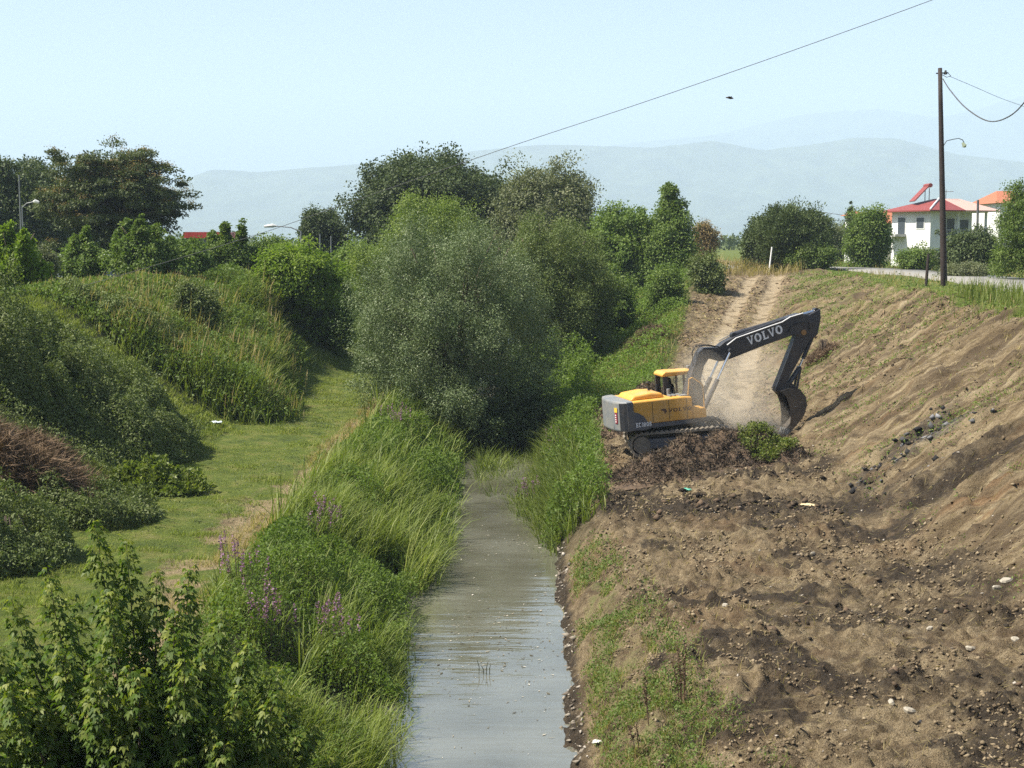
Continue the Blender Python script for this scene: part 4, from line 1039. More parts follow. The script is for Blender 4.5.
# ------------------------------------------------------------------ spoil heaps
M_spoil = plain('spoil_soil', (.065, .042, .026), .95, 0, .55, 5, .8, (.16, .11, .065), .5, 3)
def heap(name, lab, blobs, seed, mat, extra=None, cx=None):
    r = np.random.default_rng(seed)
    x0 = min(b[0]-b[2]*1.5 for b in blobs); x1 = max(b[0]+b[2]*1.5 for b in blobs)
    y0 = min(b[1]-b[3]*1.5 for b in blobs); y1 = max(b[1]+b[3]*1.5 for b in blobs)
    nx = int((x1-x0)/.05); ny = int((y1-y0)/.08)
    Xg, Yg = np.meshgrid(np.linspace(x0, x1, nx), np.linspace(y0, y1, ny)); x, y = Xg.ravel(), Yg.ravel()
    h = 0*x
    for (bx, by, rx_, ry_, hh) in blobs:
        h = np.maximum(h, hh*np.exp(-(((x-bx)/rx_)**2+((y-by)/ry_)**2)*1.1))
    h = h*(.6+.75*fbm(x*1.5, y*1.5, seed, 3))+.55*np.clip(h, 0, .4)*(fbm(x*4.0, y*4.0, seed+1, 4)-.5)*2-.06
    z = ground_z(x, y, False)+h
    ex, ey = (x0+x1)/2, (y0+y1)/2; ez = gz1(ex, ey)
    ii = np.arange(ny-1)[:, None]*nx+np.arange(nx-1)[None, :]
    q = np.stack([ii, ii+1, ii+1+nx, ii+nx], -1).reshape(-1, 4)
    e = empty(name, (ex, ey, ez)); tag(e, lab, 'heap')
    np_mesh('soil', np.stack([x-ex, y-ey, z-ez], 1), q, mat, e)
    # roots, turf
    pick = r.choice(len(x), 26000); pick = pick[h[pick] > .1]
    P = np.stack([x[pick]-ex, y[pick]-ey, z[pick]-ez+.02], 1)
    A = unit(r.normal(size=P.shape)+UP*.3)
    V, Q = leaf_quads(P, A, .07+.3*r.random(len(P))**2, .035, .1, r)
    o = np_mesh('roots', V, Q, G['roots'], e, dict(var=np.repeat(r.random(len(P))**2*.9, 4))); o['kind'] = 'stuff'
    if extra:
        gx0, gy0, gr = extra
        pick = r.choice(len(x), 40000); dd = ((x[pick]-gx0)/gr)**2+((y[pick]-gy0)/gr)**2
        pick = pick[(dd < 1) & (h[pick] > .05)][:9000]
        P = np.stack([x[pick]-ex, y[pick]-ey, z[pick]-ez+.05+.3*r.random(len(pick))], 1)
        V, Q = leaf_quads(P, unit(r.normal(size=P.shape)+UP*.5), .12, .05, .1, r)
        o = np_mesh('uprooted_weeds', V, Q, G['reed'], e, dict(var=np.repeat(r.random(len(P)), 4))); o['kind'] = 'stuff'
    return e
pm = lambda px, D: X(px, D)
heap('spoil_heap', 'dark brown heap of roots and soil in front of the excavator', [(pm(690,50.5),50.5,1.15,1.2,1.3),(pm(655,49.5),49.2,1.3,1.1,1.0),(pm(732,50.5),51,1.2,1.1,1.35),(pm(766,51),51.3,1.0,1.0,1.3),(pm(790,50.5),50.6,.8,.9,.75)], 701, M_spoil, (pm(772,51), 51, 1.1))
heap('spoil_heap', 'brown heap of grubbed brush behind the excavator counterweight', [(pm(622,63),63,1.3,1.6,1.25),(pm(605,60),60,.9,1.3,.9),(pm(646,66),66,1.0,1.6,.9)], 702, plain('spoil_dry', (.12, .08, .05), .95, 0, .5, 5, .8, (.22, .16, .10), .5, 3))
# ------------------------------------------------------------------ excavator
M_yel = plain('yellow_paint', (.66, .34, .05), .45, 0, .08, 2, 0, (.42, .31, .17), .55, 1.3)
M_gry = plain('grey_paint', (.085, .09, .105), .5, 0, .1, 2, 0, (.30, .25, .18), .35, 1.8)
M_dkg = plain('dark_grey_paint', (.028, .03, .038), .45, 0, .15, 2, 0, (.16, .13, .10), .3, 2.2)
M_lgt = plain('light_grey_paint', (.17, .185, .2), .5, 0, .08, 2, 0, (.35, .30, .22), .4, 1.8)
M_blk = plain('black_rubber', (.02, .02, .02), .6)
M_trk = plain('dusty_steel', (.17, .15, .125), .75, .0, .3, 6, .3, (.30, .25, .18), .6, 2)
M_chr = plain('chrome_rod', (.75, .77, .8), .18, 1.0, .05)
M_wht = plain('white_lettering', (.8, .8, .8), .5)
M_int = plain('seat_fabric', (.03, .03, .035), .8)
mg, nt, b = newmat('cab_glass')
b.inputs['Base Color'].default_value = (.85, .93, .9, 1); b.inputs['Roughness'].default_value = .03; b.inputs['Transmission Weight'].default_value = 1; b.inputs['IOR'].default_value = 1.02
M_glass = mg
EX = empty('excavator', (X(681, 54.9), 54.9, 1.72), (0, R(-4.5), R(15)))
EX.rotation_mode = 'XYZ'
tag(EX, 'yellow tracked excavator with raised black boom digging at the embankment foot', 'excavator')
EXM = Matrix.Translation(EX.location) @ EX.rotation_euler.to_matrix().to_4x4()
EXI = EXM.inverted()
def ex(px, py, yl=0.0):
    """measured side profile: local x,z in the machine's own upright plane"""
    o = EXI @ Vector((0, 0, CH)); d = EXI.to_3x3() @ ray(px, py)
    t = (yl-o.y)/d.y; p = o+d*t
    return (p.x, p.z)
def exs(pts, yl=0.0): return [ex(a_, b_, yl) for a_, b_ in pts]
# undercarriage
UC = MB()
UC.box(-1.2, 1.2, -.75, .75, .45, .85); UC.tube([(0, 0, .8), (0, 0, 1.08)], .62, 24)
uc = UC.build('undercarriage', M_trk, EX, .03, rot=(0, 0, R(-14)))
def track(ys, lift):
    r_ = .46; L_ = 1.55; W_ = .30
    def loop(rad):
        pts = []
        for k_ in range(9): a_ = math.pi/2-k_*math.pi/8; pts.append((L_+rad*math.cos(a_), r_+rad*math.sin(a_)))
        for k_ in range(9): a_ = -math.pi/2-k_*math.pi/8; pts.append((-L_+rad*math.cos(a_), r_+rad*math.sin(a_)))
        return pts
    outer = loop(r_); inner = loop(r_-.07)
    b = MB(); n_ = len(outer)
    vs = [(p[0], ys-W_, p[1]) for p in outer]+[(p[0], ys+W_, p[1]) for p in outer]+[(p[0], ys-W_, p[1]) for p in inner]+[(p[0], ys+W_, p[1]) for p in inner]
    fs = []
    for i_ in range(n_):
        j_ = (i_+1) % n_
        fs += [(i_, j_, j_+n_, i_+n_), (j_+2*n_, i_+2*n_, i_+3*n_, j_+3*n_), (j_, i_, i_+2*n_, j_+2*n_), (i_+n_, j_+n_, j_+3*n_, i_+3*n_)]
    b.add(vs, fs)
    # grouser shoes
    per = 2*L_*2+2*math.pi*r_; ns_ = 46
    for s_ in range(ns_):
        u = s_/ns_*per
        if u < 2*L_: p = (-L_+u, 2*r_); tx, tz = 1, 0
        elif u < 2*L_+math.pi*r_: a_ = math.pi/2-(u-2*L_)/r_; p = (L_+r_*math.cos(a_), r_+r_*math.sin(a_)); tx, tz = math.sin(a_), -math.cos(a_)
        elif u < 4*L_+math.pi*r_: p = (L_-(u-2*L_-math.pi*r_), 0); tx, tz = -1, 0
        else: a_ = -math.pi/2-(u-4*L_-math.pi*r_)/r_; p = (-L_+r_*math.cos(a_), r_+r_*math.sin(a_)); tx, tz = math.sin(a_), -math.cos(a_)
        nx_, nz_ = -tz, tx
        q = [(p[0]-tx*.07, p[1]-tz*.07), (p[0]+tx*.07, p[1]+tz*.07), (p[0]+tx*.07+nx_*.025, p[1]+tz*.07+nz_*.025), (p[0]+tx*.02+nx_*.055, p[1]+tz*.02+nz_*.055), (p[0]-tx*.07+nx_*.02, p[1]-tz*.07+nz_*.02)]
        b.prism(q, ys-W_-.003, ys+W_+.003)
    t = b.build('track', M_trk, uc)
    f = MB(); f.box(-L_+.1, L_-.1, ys-W_+.08, ys+W_-.08, .28, .66); f.build('track_frame', M_gry, uc, .03)
    for sx in (-L_, L_):
        MB().tube([(sx, ys-W_+.05, r_), (sx, ys+W_-.05, r_)], .33, 20).build('sprocket', M_trk, uc)
    for k_ in range(6): MB().tube([(-1.2+k_*.48, ys-.22, .2), (-1.2+k_*.48, ys+.22, .2)], .12, 12).build('roller', M_trk, uc)
track(-1.15, 0); track(1.15, 0)
# upper body : side profile, x forward
bd = MB()
bd.prism([(-2.25, 1.12), (.95, 1.12), (.95, 1.3), (-2.25, 1.3)], -1.22, 1.22)
body = bd.build('turntable_frame', M_gry, EX, .02)
hood = MB()
hood.prism([(-2.2, 1.3), (.22, 1.3), (.22, 2.16), (-.1, 2.2), (-2.2, 2.2)], -1.25, -.42)
hood.prism([(-2.2, 1.3), (-.45, 1.3), (-.45, 2.18), (-2.2, 2.2)], -.42, 1.25)
hood.build('engine_body', M_yel, EX, .05)
for xx in (-1.42, -.75, -.02): MB().box(xx-.008, xx+.008, -1.2545, -1.25, 1.36, 2.13).build('door_seam', M_blk, EX)
MB().prism([(-2.15, 2.2), (-.75, 2.2), (-.85, 2.38), (-1.3, 2.42), (-2.0, 2.36)], -.85, .75).build('engine_cover', M_yel, EX, .06)
MB().tube([(-1.05, .1, 2.38), (-1.05, .1, 2.62), (-1.1, .1, 2.72)], [.055, .055, .05], 10).build('exhaust_pipe', M_blk, EX)
MB().prism([(.22, 1.3), (.78, 1.3), (.78, 1.62), (.68, 1.7), (.22, 1.72)], -1.25, -.62).build('tool_box', M_yel, EX, .04)
v = MB()
for xx in (-.55, -.38, -.2): v.box(xx, xx+.1, -.9, -.55, 2.19, 2.26)
v.tube([(-.35, -.2, 2.15), (-.35, -.2, 2.42)], .07, 10); v.box(-.2, .1, -1.1, -.75, 2.18, 2.24)
v.build('valve_covers', M_lgt, EX, .01)
# counterweight, rounded in plan
cw = MB(); plan = [(-2.2, -1.27), (-2.45, -1.26), (-2.68, -1.1), (-2.8, -.7), (-2.85, 0), (-2.8, .7), (-2.68, 1.1), (-2.45, 1.26), (-2.2, 1.27)]
n_ = len(plan)
lv = [(1.08, .97), (1.15, 1.0), (2.16, 1.0), (2.24, .96)]
vs = []
for z_, s_ in lv: vs += [((x_+2.2)*s_-2.2, y_*s_, z_) for x_, y_ in plan]
fs = [tuple(range(n_)), tuple(range(4*n_-1, 3*n_-1, -1))]
for l_ in range(3):
    for k_ in range(n_): fs.append((l_*n_+(k_+1) % n_, l_*n_+k_, (l_+1)*n_+k_, (l_+1)*n_+(k_+1) % n_))
cwo = cw.add(vs, fs).build('counterweight', M_lgt, EX, .03)
MB().prism([(-2.44, 1.1), (-1.62, 1.1), (-1.66, 1.4), (-1.8, 1.62), (-2.0, 1.76), (-2.2, 1.82), (-2.2, 2.2), (-2.44, 2.2)], -1.285, -1.262).build('side_panel', M_gry, EX, .004)
cs = MB(); ps_ = [(-2.44, -1.275), (-2.56, -1.22), (-2.71, -1.1)]
for k_ in range(2):
    (xa, ya), (xb, yb) = ps_[k_], ps_[k_+1]
    cs.add([(xa, ya, 1.1), (xb, yb, 1.1), (xb, yb, 2.18), (xa, ya, 2.18), (xa+.05, ya+.05, 1.1), (xb+.05, yb+.05, 1.1), (xb+.05, yb+.05, 2.18), (xa+.05, ya+.05, 2.18)],
           [(0,3,2,1),(4,5,6,7),(0,1,5,4),(1,2,6,5),(2,3,7,6),(3,0,4,7)])
cs.build('corner_panel', M_dkg, EX)
def decal(parent, mat, polys, name): 
    b = MB()
    for p_ in polys: b.prism(p_[0], p_[1], p_[2])
    return b.build(name, mat, parent)
# warning labels on the rear face
lab = MB(); lab.box(-.006, .006, -.09, .09, .72, .9); lab.build('warning_label', plain('warning_yellow', (.75, .5, .06), .5), EX, loc=(-2.775, -.86, 1.1), rot=(0, 0, R(16.5)))
lab = MB(); lab.box(-.006, .006, -.075, .075, .3, .69); lab.build('warning_label', plain('warning_red', (.28, .03, .05), .5), EX, loc=(-2.775, -.86, 1.1), rot=(0, 0, R(16.5)))
lab = MB()
for k_ in range(4): lab.box(-.012, .0, -.02, .05, .34+k_*.085, .38+k_*.085)
lab.build('label_lettering', M_wht, EX, loc=(-2.775, -.86, 1.1), rot=(0, 0, R(16.5)))
# lettering
LET = {
 'V': [[(0,1),(.36,1),(.36,.9),(.27,.9),(.5,.3),(.72,.9),(.62,.9),(.62,1),(1,1),(1,.9),(.9,.9),(.58,0),(.42,0),(.1,.9),(0,.9)]],
 'L': [[(0,0),(.85,0),(.85,.32),(.75,.32),(.7,.14),(.38,.14),(.38,.9),(.5,.9),(.5,1),(0,1),(0,.9),(.13,.9),(.13,.1),(0,.1)]],
 'E': [[(0,0),(.7,0),(.7,.2),(.25,.2),(.25,.4),(.6,.4),(.6,.6),(.25,.6),(.25,.8),(.7,.8),(.7,1),(0,1)]],
 'C': [[(.75,.2),(.75,0),(.2,0),(0,.2),(0,.8),(.2,1),(.75,1),(.75,.8),(.3,.8),(.24,.7),(.24,.3),(.3,.2)]],
 '1': [[(.2,0),(.5,0),(.5,1),(.25,1),(.05,.8),(.25,.8)]],
}
def ringpoly(cx, cz, a_, b_, ai, bi, n=20):
    out = []
    for k_ in range(n):
        t0, t1 = 2*math.pi*k_/n, 2*math.pi*(k_+1)/n
        out.append([(cx+a_*math.cos(t0), cz+b_*math.sin(t0)), (cx+a_*math.cos(t1), cz+b_*math.sin(t1)), (cx+ai*math.cos(t1), cz+bi*math.sin(t1)), (cx+ai*math.cos(t0), cz+bi*math.sin(t0))])
    return out
def glyph(ch):
    if ch == 'O': return ringpoly(.5, .5, .52, .52, .24, .34), 1.05
    if ch == '0': return ringpoly(.36, .5, .36, .5, .14, .3), .75
    if ch == '8': return ringpoly(.36, .27, .36, .27, .13, .11)+ringpoly(.36, .75, .32, .25, .11, .1), .75
    if ch == 'B': return [[(0,0),(.25,0),(.25,1),(0,1)]]+ringpoly(.34, .27, .36, .27, .13, .11)+ringpoly(.34, .75, .32, .25, .11, .1), .75
    p = LET[ch]; return p, max(q[0] for q in p[0])
def text(s, x0, z0, h, wscale, y0, y1, mat, name, parent, slope=0, spacing=.12):
    b = MB(); x_ = x0; sl = math.sin(slope); cl = math.cos(slope); cur = 0
    for ch in s:
        g_, w_ = glyph(ch)
        for p_ in g_:
            b.prism([(x0+(cur+q[0]*wscale)*h*cl-q[1]*h*sl, z0+(cur+q[0]*wscale)*h*sl+q[1]*h*cl) for q in p_], y0, y1)
        cur += (w_+spacing)*wscale
    return b.build(name, mat, parent)
text('EC180B', -2.13, 1.22, .17, .75, -1.292, -1.286, M_wht, 'model_lettering', EX, spacing=.14)
M_print = plain('dark_print', (.10, .05, .03), .6)
text('VOLVO', -.78, 1.66, .14, 1.25, -1.256, -1.2505, M_print, 'hood_lettering', EX, spacing=.14)
MB().prism([(-1.12, 1.79), (-.98, 1.83), (-.88, 1.80), (-.84, 1.7), (-.93, 1.62), (-.96, 1.72), (-1.02, 1.75)], -1.256, -1.2505).build('swoosh_mark', M_print, EX)
# cab on the far side (left of the machine)
cabp = [(-.42, 1.3), (1.28, 1.3), (1.40, 1.6), (1.30, 2.35), (1.05, 2.84), (.9, 2.92), (-.28, 2.92), (-.42, 2.8)]
cy0, cy1 = .28, 1.22
cb = MB()
cb.prism([(-.42, 1.3), (1.28, 1.3), (1.36, 1.5), (1.37, 1.62), (-.42, 1.62)], cy0, cy1)   # lower tub
cab = cb.build('cab', M_gry, EX, .02)
rf = MB(); rf.prism([(-.40, 2.84), (1.0, 2.84), (1.08, 2.88), (.92, 2.99), (-.26, 3.03), (-.40, 2.94)], cy0-.03, cy1+.03); rf.build('cab_roof', M_yel, cab, .04)
for yy in (cy0, cy1-.09):
    MB().prism([(-.36, 1.62), (-.16, 1.62), (-.16, 2.84), (-.36, 2.84)], yy, yy+.09).build('cab_pillar', M_dkg, cab, .01)
    MB().prism([(.48, 1.62), (.56, 1.62), (.56, 2.84), (.48, 2.84)], yy, yy+.07).build('cab_pillar', M_dkg, cab, .01)
for yy in (cy0, cy1-.07):
    MB().tube([(1.36, yy+.035, 1.6), (1.30, yy+.035, 2.32), (1.02, yy+.035, 2.86)], .04, 8).build('windscreen_post', M_dkg, cab)
for yy in (cy0+.03, cy1-.03):
    MB().prism([(-.16, 1.62), (.48, 1.62), (.48, 2.8), (-.16, 2.8)], yy-.005, yy+.005).build('window', M_glass, cab)
    MB().prism([(.56, 1.62), (1.34, 1.62), (1.28, 2.3), (1.02, 2.78), (.56, 2.8)], yy-.005, yy+.005).build('window', M_glass, cab)
dp = MB(); dp.prism([(.75, 1.35), (1.36, 1.5), (1.37, 1.62), (1.29, 2.3), (1.12, 2.62), (.75, 2.62)], cy0-.05, cy0+.0); dp.build('side_guard', M_dkg, cab, .01)
se = MB(); se.box(.1, .6, .5, 1.0, 1.62, 1.95); se.prism([(.08, 1.9), (.28, 1.9), (.16, 2.5), (.0, 2.5)], .5, 1.0); se.prism([(.02, 2.5), (.14, 2.5), (.1, 2.74), (.0, 2.74)], .62, .88)
se.build('seat', M_int, cab, .05)
# mirror, work lamps
MB().box(.5, .53, -1.28, -1.12, 2.35, 2.68).build('mirror', M_blk, EX, .01)
for yy in (.4, .95): MB().box(.95, 1.05, yy, yy+.16, 2.99, 3.1).build('work_lamp', M_lgt, EX, .02)
# handrail on the near side
MB().tube([ (.72, -1.2, 1.66), (.70, -1.2, 2.55), (.60, -1.2, 2.66), (.28, -1.2, 2.9), (.2, -1.1, 2.84), (.15, -1.0, 2.2)], .022, 8).build('handrail', M_yel, EX)
MB().tube([(1.42, .3, 1.5), (1.46, .3, 2.3), (1.3, .3, 2.75)], .018, 6).build('front_rail', M_wht, EX)
# boom
boom_pts = [(679,421),(681,402),(691,368),(697,352),(702,347.5),(716,347),(722,342),(733,336),(770,322),(797,313),(806,314),(811,322),(808,333),(800,337),(793,334),(765,344),(727,359),(718,361),(707,358),(702,366),(698,384),(699,405),(697,421)]
bp = exs(boom_pts)
bm_ = MB().prism(bp, -.22, .22)
boom = bm_.build('boom', M_dkg, EX, .025)
# lettering VOLVO on the near face of the boom
a0 = ex(748.5, 345.5, -.22); a1 = ex(778, 334.5, -.22)
slope_ = math.atan2(a1[1]-a0[1], a1[0]-a0[0]); ln_ = math.hypot(a1[0]-a0[0], a1[1]-a0[1])
hh = .34; tot = (1+1.05+.85+1+1.05+.12*4)
text('VOLVO', a0[0], a0[1], hh, (ln_+.25)/(tot*hh), -.232, -.221, M_wht, 'boom_lettering', boom, slope_)
# top steel pipe lines on boom
pp = [ex(a_, b_, -.24) for a_, b_ in ((727,345),(736,338),(770,326),(782,322),(790,317),(803,313))]
MB().tube([(p_[0], -.25, p_[1]) for p_ in pp], .022, 6).build('hydraulic_line', M_wht, boom)
pp = [ex(a_, b_) for a_, b_ in ((720,342),(734,334.5),(760,326.5))]
MB().tube([(p_[0], .1, p_[1]+.04) for p_ in pp], .02, 6).build('hydraulic_line', M_lgt, boom)
def cyl(name, A_, B_, fr, r0, yl, parent=EX):
    a_ = Vector((A_[0], yl, A_[1])); b_ = Vector((B_[0], yl, B_[1])); m_ = a_.lerp(b_, fr)
    c_ = MB().tube([a_, m_], r0, 14).build(name, M_dkg, parent, smooth=False)
    MB().tube([m_, b_], r0*.52, 12).build('rod', M_chr, c_)
    for e_ in (a_, b_): MB().tube([e_+Vector((0, -r0, 0)), e_+Vector((0, r0, 0))], r0*.95, 12).build('rod_eye', M_dkg, c_)
cyl('stick_cylinder', ex(733, 335), ex(815.5, 310.5), .62, .115, 0)
for yl in (-.36, .36):
    cyl('boom_cylinder', ex(700, 409, yl*0), ex(727, 350, 0), .52, .095, yl)
# hoses
hs = MB()
for dx in (0, 3):
    q = [ex(a_, b_) for a_, b_ in ((692+dx, 366),(691+dx, 352),(694+dx, 346),(703+dx, 344.5),(714+dx, 346.5))]
    hs.tube([(p_[0], -.12-dx*.03, p_[1]) for p_ in q], .024, 6)
q = [ex(a_, b_) for a_, b_ in ((786,332),(788,326),(796,322),(806,322),(807,330))]
hs.tube([(p_[0], -.26, p_[1]) for p_ in q], .02, 6)
hs.build('hoses', M_blk, EX, smooth=True)
# stick
st_ = exs([(818.5,308.5),(819,318),(816,334),(808,340),(783,386),(778,393),(774,391),(774,386),(790,346),(793,338),(796,325),(803,317)])
stick = MB().prism(st_, -.17, .17).build('stick', M_dkg, EX, .02)
ed = [ex(a_, b_, -.18) for a_, b_ in ((793,343),(776,387))]
MB().tube([(p_[0], -.18, p_[1]) for p_ in ed], .018, 6).build('stick_edge', M_lgt, stick)
MB().tube([(ex(801,332)[0], -.27, ex(801,332)[1]), (ex(801,332)[0], .27, ex(801,332)[1])], .11, 14).build('pivot_pin', plain('rusty_pin', (.28, .15, .05), .6), stick)
cyl('bucket_cylinder', ex(813, 335), ex(799, 368), .72, .085, 0)
lk = MB()
for yy in (-.14, .1):
    q = [ex(a_, b_) for a_, b_ in ((799,368),(788,384))]
    lk.tube([(q[0][0], yy, q[0][1]), (q[1][0], yy, q[1][1])], .055, 6)
    q = [ex(a_, b_) for a_, b_ in ((799,368),(795,390))]
    lk.tube([(q[0][0], yy, q[0][1]), (q[1][0], yy, q[1][1])], .05, 6)
lk.build('bucket_link', M_dkg, EX)
# bucket: curved shell with side plates, open toward the machine
shell = exs([(776,390),(785,387),(795,388),(801,396),(802,404),(799,414),(793,422),(787,429)])
front = exs([(776,390),(782,396),(785,405),(786,416),(785,428)])
bk = MB(); th = .035; n_ = len(shell); wb = .46
side = shell+front[::-1][:-1]
bk.prism(side, -wb, -wb+th); bk.prism(side, wb-th, wb)
cxs = sum(p_[0] for p_ in side)/len(side); czs = sum(p_[1] for p_ in side)/len(side)
ins = [(p_[0]+(cxs-p_[0])*.10, p_[1]+(czs-p_[1])*.10) for p_ in shell]
for i_ in range(n_-1):
    bk.prism([shell[i_], shell[i_+1], ins[i_+1], ins[i_]], -wb+th, wb-th)
bucket = bk.build('bucket', plain('bucket_steel', (.06, .052, .045), .6, 0, .3, 4, .2, (.16, .12, .08), .4, 2), EX)
tt = MB(); tp = ex(786, 428); tq = ex(783.5, 434)
for k_ in range(5):
    yy = -wb+.06+k_*(2*wb-.22)/4
    tt.prism([(tp[0]-.06, tp[1]), (tp[0]+.05, tp[1]), (tq[0]+.01, tq[1]), (tq[0]-.02, tq[1])], yy, yy+.1)
tt.build('bucket_teeth', M_lgt, bucket)
eb = MB()
for yy in (-.2, .16): eb.prism(exs([(773,388),(778,384),(789,382),(797,389),(785,392)]), yy, yy+.05)
eb.build('bucket_ear', M_dkg, bucket)

# ------------------------------------------------------------------ utility pole with its wires
M_pole = plain('creosote_wood', (.03, .02, .017), .85, 0, .35, 4, .4)
M_wire = plain('black_wire', (.06, .06, .065), .6)
PD = 76
pb = at(944, 286, PD); pt = at(940, 68, PD)
zb = gz1(pb.x, PD)
pole = empty('utility_pole', (pb.x, PD, zb)); tag(pole, 'tall dark wooden utility pole beside the road', 'pole')
t_ = Vector((pt.x-pb.x, 0, pt.z-zb))
MB().tube([(0, 0, -.6)] + [tuple(t_*(k_/6)) for k_ in range(7)], [.19]+[.185-.075*k_/6 for k_ in range(7)], 12).build('post', M_pole, pole, smooth=True)
br = MB(); q = at(948, 75, PD); q = Vector((q.x-pb.x, 0, q.z-zb))
br.tube([(t_.x-.2, 0, t_.z-.28), (t_.x+.45, 0, t_.z-.25)], .035, 8); br.tube([(t_.x+.3, 0, t_.z-.34), (t_.x+.3, 0, t_.z-.12)], [.09, .05], 8)
br.tube([(t_.x+.1, 0, t_.z-.34), (t_.x+.35, -.1, t_.z-.5), (t_.x+.55, -.1, t_.z-.42), (t_.x+.45, 0, t_.z-.28)], .018, 6)
br.build('bracket', M_blk, pole)
la = MB()
pts_ = [at(a_, b_, PD) for a_, b_ in ((943,146),(946,141),(952,139.5),(958,138.5),(962,140),(963.5,143))]
la.tube([(p_.x-pb.x, -.1, p_.z-zb) for p_ in pts_], .022, 6)
la.build('lamp_arm', M_blk, pole)
p_ = at(964, 145, PD); MB().tube([(p_.x-pb.x-.12, -.1, p_.z-zb+.12), (p_.x-pb.x, -.1, p_.z-zb-.05), (p_.x-pb.x+.06, -.1, p_.z-zb-.12)], [.05, .13, .04], 8).build('lamp_head', plain('dull_lamp', (.3, .35, .25)), pole)
def wire(name, pts, r_, lab, cat='cable', sub=8, grp=None):
    P = [Vector(p_) for p_ in pts]; out = []
    for i_ in range(len(P)-1):
        p0 = P[max(0, i_-1)]; p1 = P[i_]; p2 = P[i_+1]; p3 = P[min(len(P)-1, i_+2)]
        for k_ in range(sub):
            t = k_/sub
            out.append(.5*((2*p1)+(p2-p0)*t+(2*p0-5*p1+4*p2-p3)*t*t+(3*p1-p0-3*p2+p3)*t**3))
    out.append(P[-1])
    if isinstance(r_, tuple): r_ = [r_[0]+(r_[1]-r_[0])*k_/(len(out)-1) for k_ in range(len(out))]
    o = MB().tube(out, r_, 6).build(name, M_wire, None, smooth=True)
    return tag(o, lab, cat, grp)
wire('overhead_cable', [at(943, 79, PD), at(950, 90, PD-1.5), at(966, 108, PD-3.5), at(988, 121, PD-6), at(1008, 117, PD-8.5), at(1026, 100, PD-10.5), at(1050, 60, PD-13)], .03, 'thick sagging cable hanging from the utility pole to the right', 'cable')
wire('overhead_cable', [at(949, 76, PD), at(975, 87, PD+6), at(1003, 99, PD+13), at(1040, 112, PD+22)], .012, 'thin straight wire running right from the pole top', 'cable')
wire('overhead_cable', [at(20, 304, 66), at(76, 288, 62), at(180, 258, 56), at(265, 232, 50), at(345, 204, 45), at(500, 150, 38), at(640, 103.5, 33), at(780, 55, 28.5), at(932, 0, 24.5), at(1100, -64, 21)], (.011, .005), 'long thin cable crossing the sky above the canal', 'cable')
for k_, (dy, lab) in enumerate(((0, 'upper faint wire running left from behind the white house'), (6, 'lower faint wire running left from behind the white house'))):
    wire('overhead_cable', [at(815, 211+dy*.6, 170), at(835, 214+dy, 165), at(850, 216+dy*.8, 160)], .035, lab, 'cable')
# short post + leaning stake
def post(name, px, pyb, pyt, D, r_, mat, lab, lean=0, z=None):
    a_ = at(px, pyb, D); b_ = at(px+lean, pyt, D); z0 = gz1(a_.x, D) if z is None else z
    o = MB().tube([(0, 0, -.3+(0)), (0, 0, 0), (b_.x-a_.x, 0, b_.z-z0)], [r_, r_, r_*.9], 8).build(name, mat, None, loc=(a_.x, D, z0))
    return tag(o, lab, 'post')
post('short_post', 926, 283, 254, 77, .085, M_pole, 'short dark wooden post just left of the utility pole', 2.5)
post('marker_stake', 769, 257, 247, 108, .06, M_wht, 'small white leaning stake in the grass above the ramp', 3)
# street lamps left
M_galv = plain('galvanised_steel', (.2, .21, .22), .5, .3)
def lamp(px, ptop, D, arm, lab, head=True, ra=.07, name='street_lamp'):
    t_ = at(px, ptop, D); z0 = gz1(t_.x, D); e = empty(name, (t_.x, D, z0)); tag(e, lab, 'street lamp' if head else 'pole')
    h = t_.z-z0
    MB().tube([(0, 0, -.2), (0, 0, h*.5), (0, 0, h)], [ra*1.2, ra, ra*.8], 8).build('post', M_galv, e)
    if head:
        MB().tube([(0, 0, h-.05), (arm*.4, 0, h+.25), (arm, 0, h+.35)], ra*.6, 6).build('arm', M_galv, e)
        MB().tube([(arm*.95, 0, h+.35), (arm*1.12, 0, h+.38), (arm*1.45, 0, h+.32)], [.05, .14, .08], 8).build('lamp_head', plain('lamp_shell', (.6, .6, .58)), e)
lamp(301, 231, 100, -1.8, 'street lamp with an arm to the left above the hedge')
lamp(22, 207, 95, .8, 'street lamp with a short curved arm before the dark tree', ra=.05)
lamp(19, 175, 100, 0, 'plain grey pole behind the short curved street lamp', False, .06, 'metal_pole')
lamp(320, 234, 96, 0, 'left one of two slim posts before the dark trimmed tree', False, .05, 'metal_pole')
lamp(331, 236, 97, 0, 'right one of two slim posts before the dark trimmed tree', False, .05, 'metal_pole')
# bird
e = at(730, 98, 55)
bb = MB()
bb.tube([(-.17, 0, .0), (-.08, 0, .01), (.02, 0, .0), (.10, 0, .0), (.14, 0, .0)], [.012, .035, .045, .028, .006], 8)
bird = bb.build('bird', plain('bird_feathers', (.05, .04, .03), .8), None, loc=e, rot=(0, R(6), 0), smooth=True)
for s_ in (-1, 1):
    bb.v, bb.f = [], []
    w_ = MB(); w_.add([(-.06, 0, .02), (.06, 0, .02), (.05, s_*.16, .06), (-.03, s_*.30, .02), (-.08, s_*.14, .05),
                       (-.06, 0, .008), (.06, 0, .008), (.05, s_*.16, .05), (-.03, s_*.30, .015), (-.08, s_*.14, .04)],
                      [(0,1,2,3,4),(9,8,7,6,5),(0,5,6,1),(1,6,7,2),(2,7,8,3),(3,8,9,4),(4,9,5,0)]).build('wing', plain('bird_wing', (.05, .04, .03), .8), bird)
tag(bird, 'small dark bird gliding alone in the sky', 'bird')

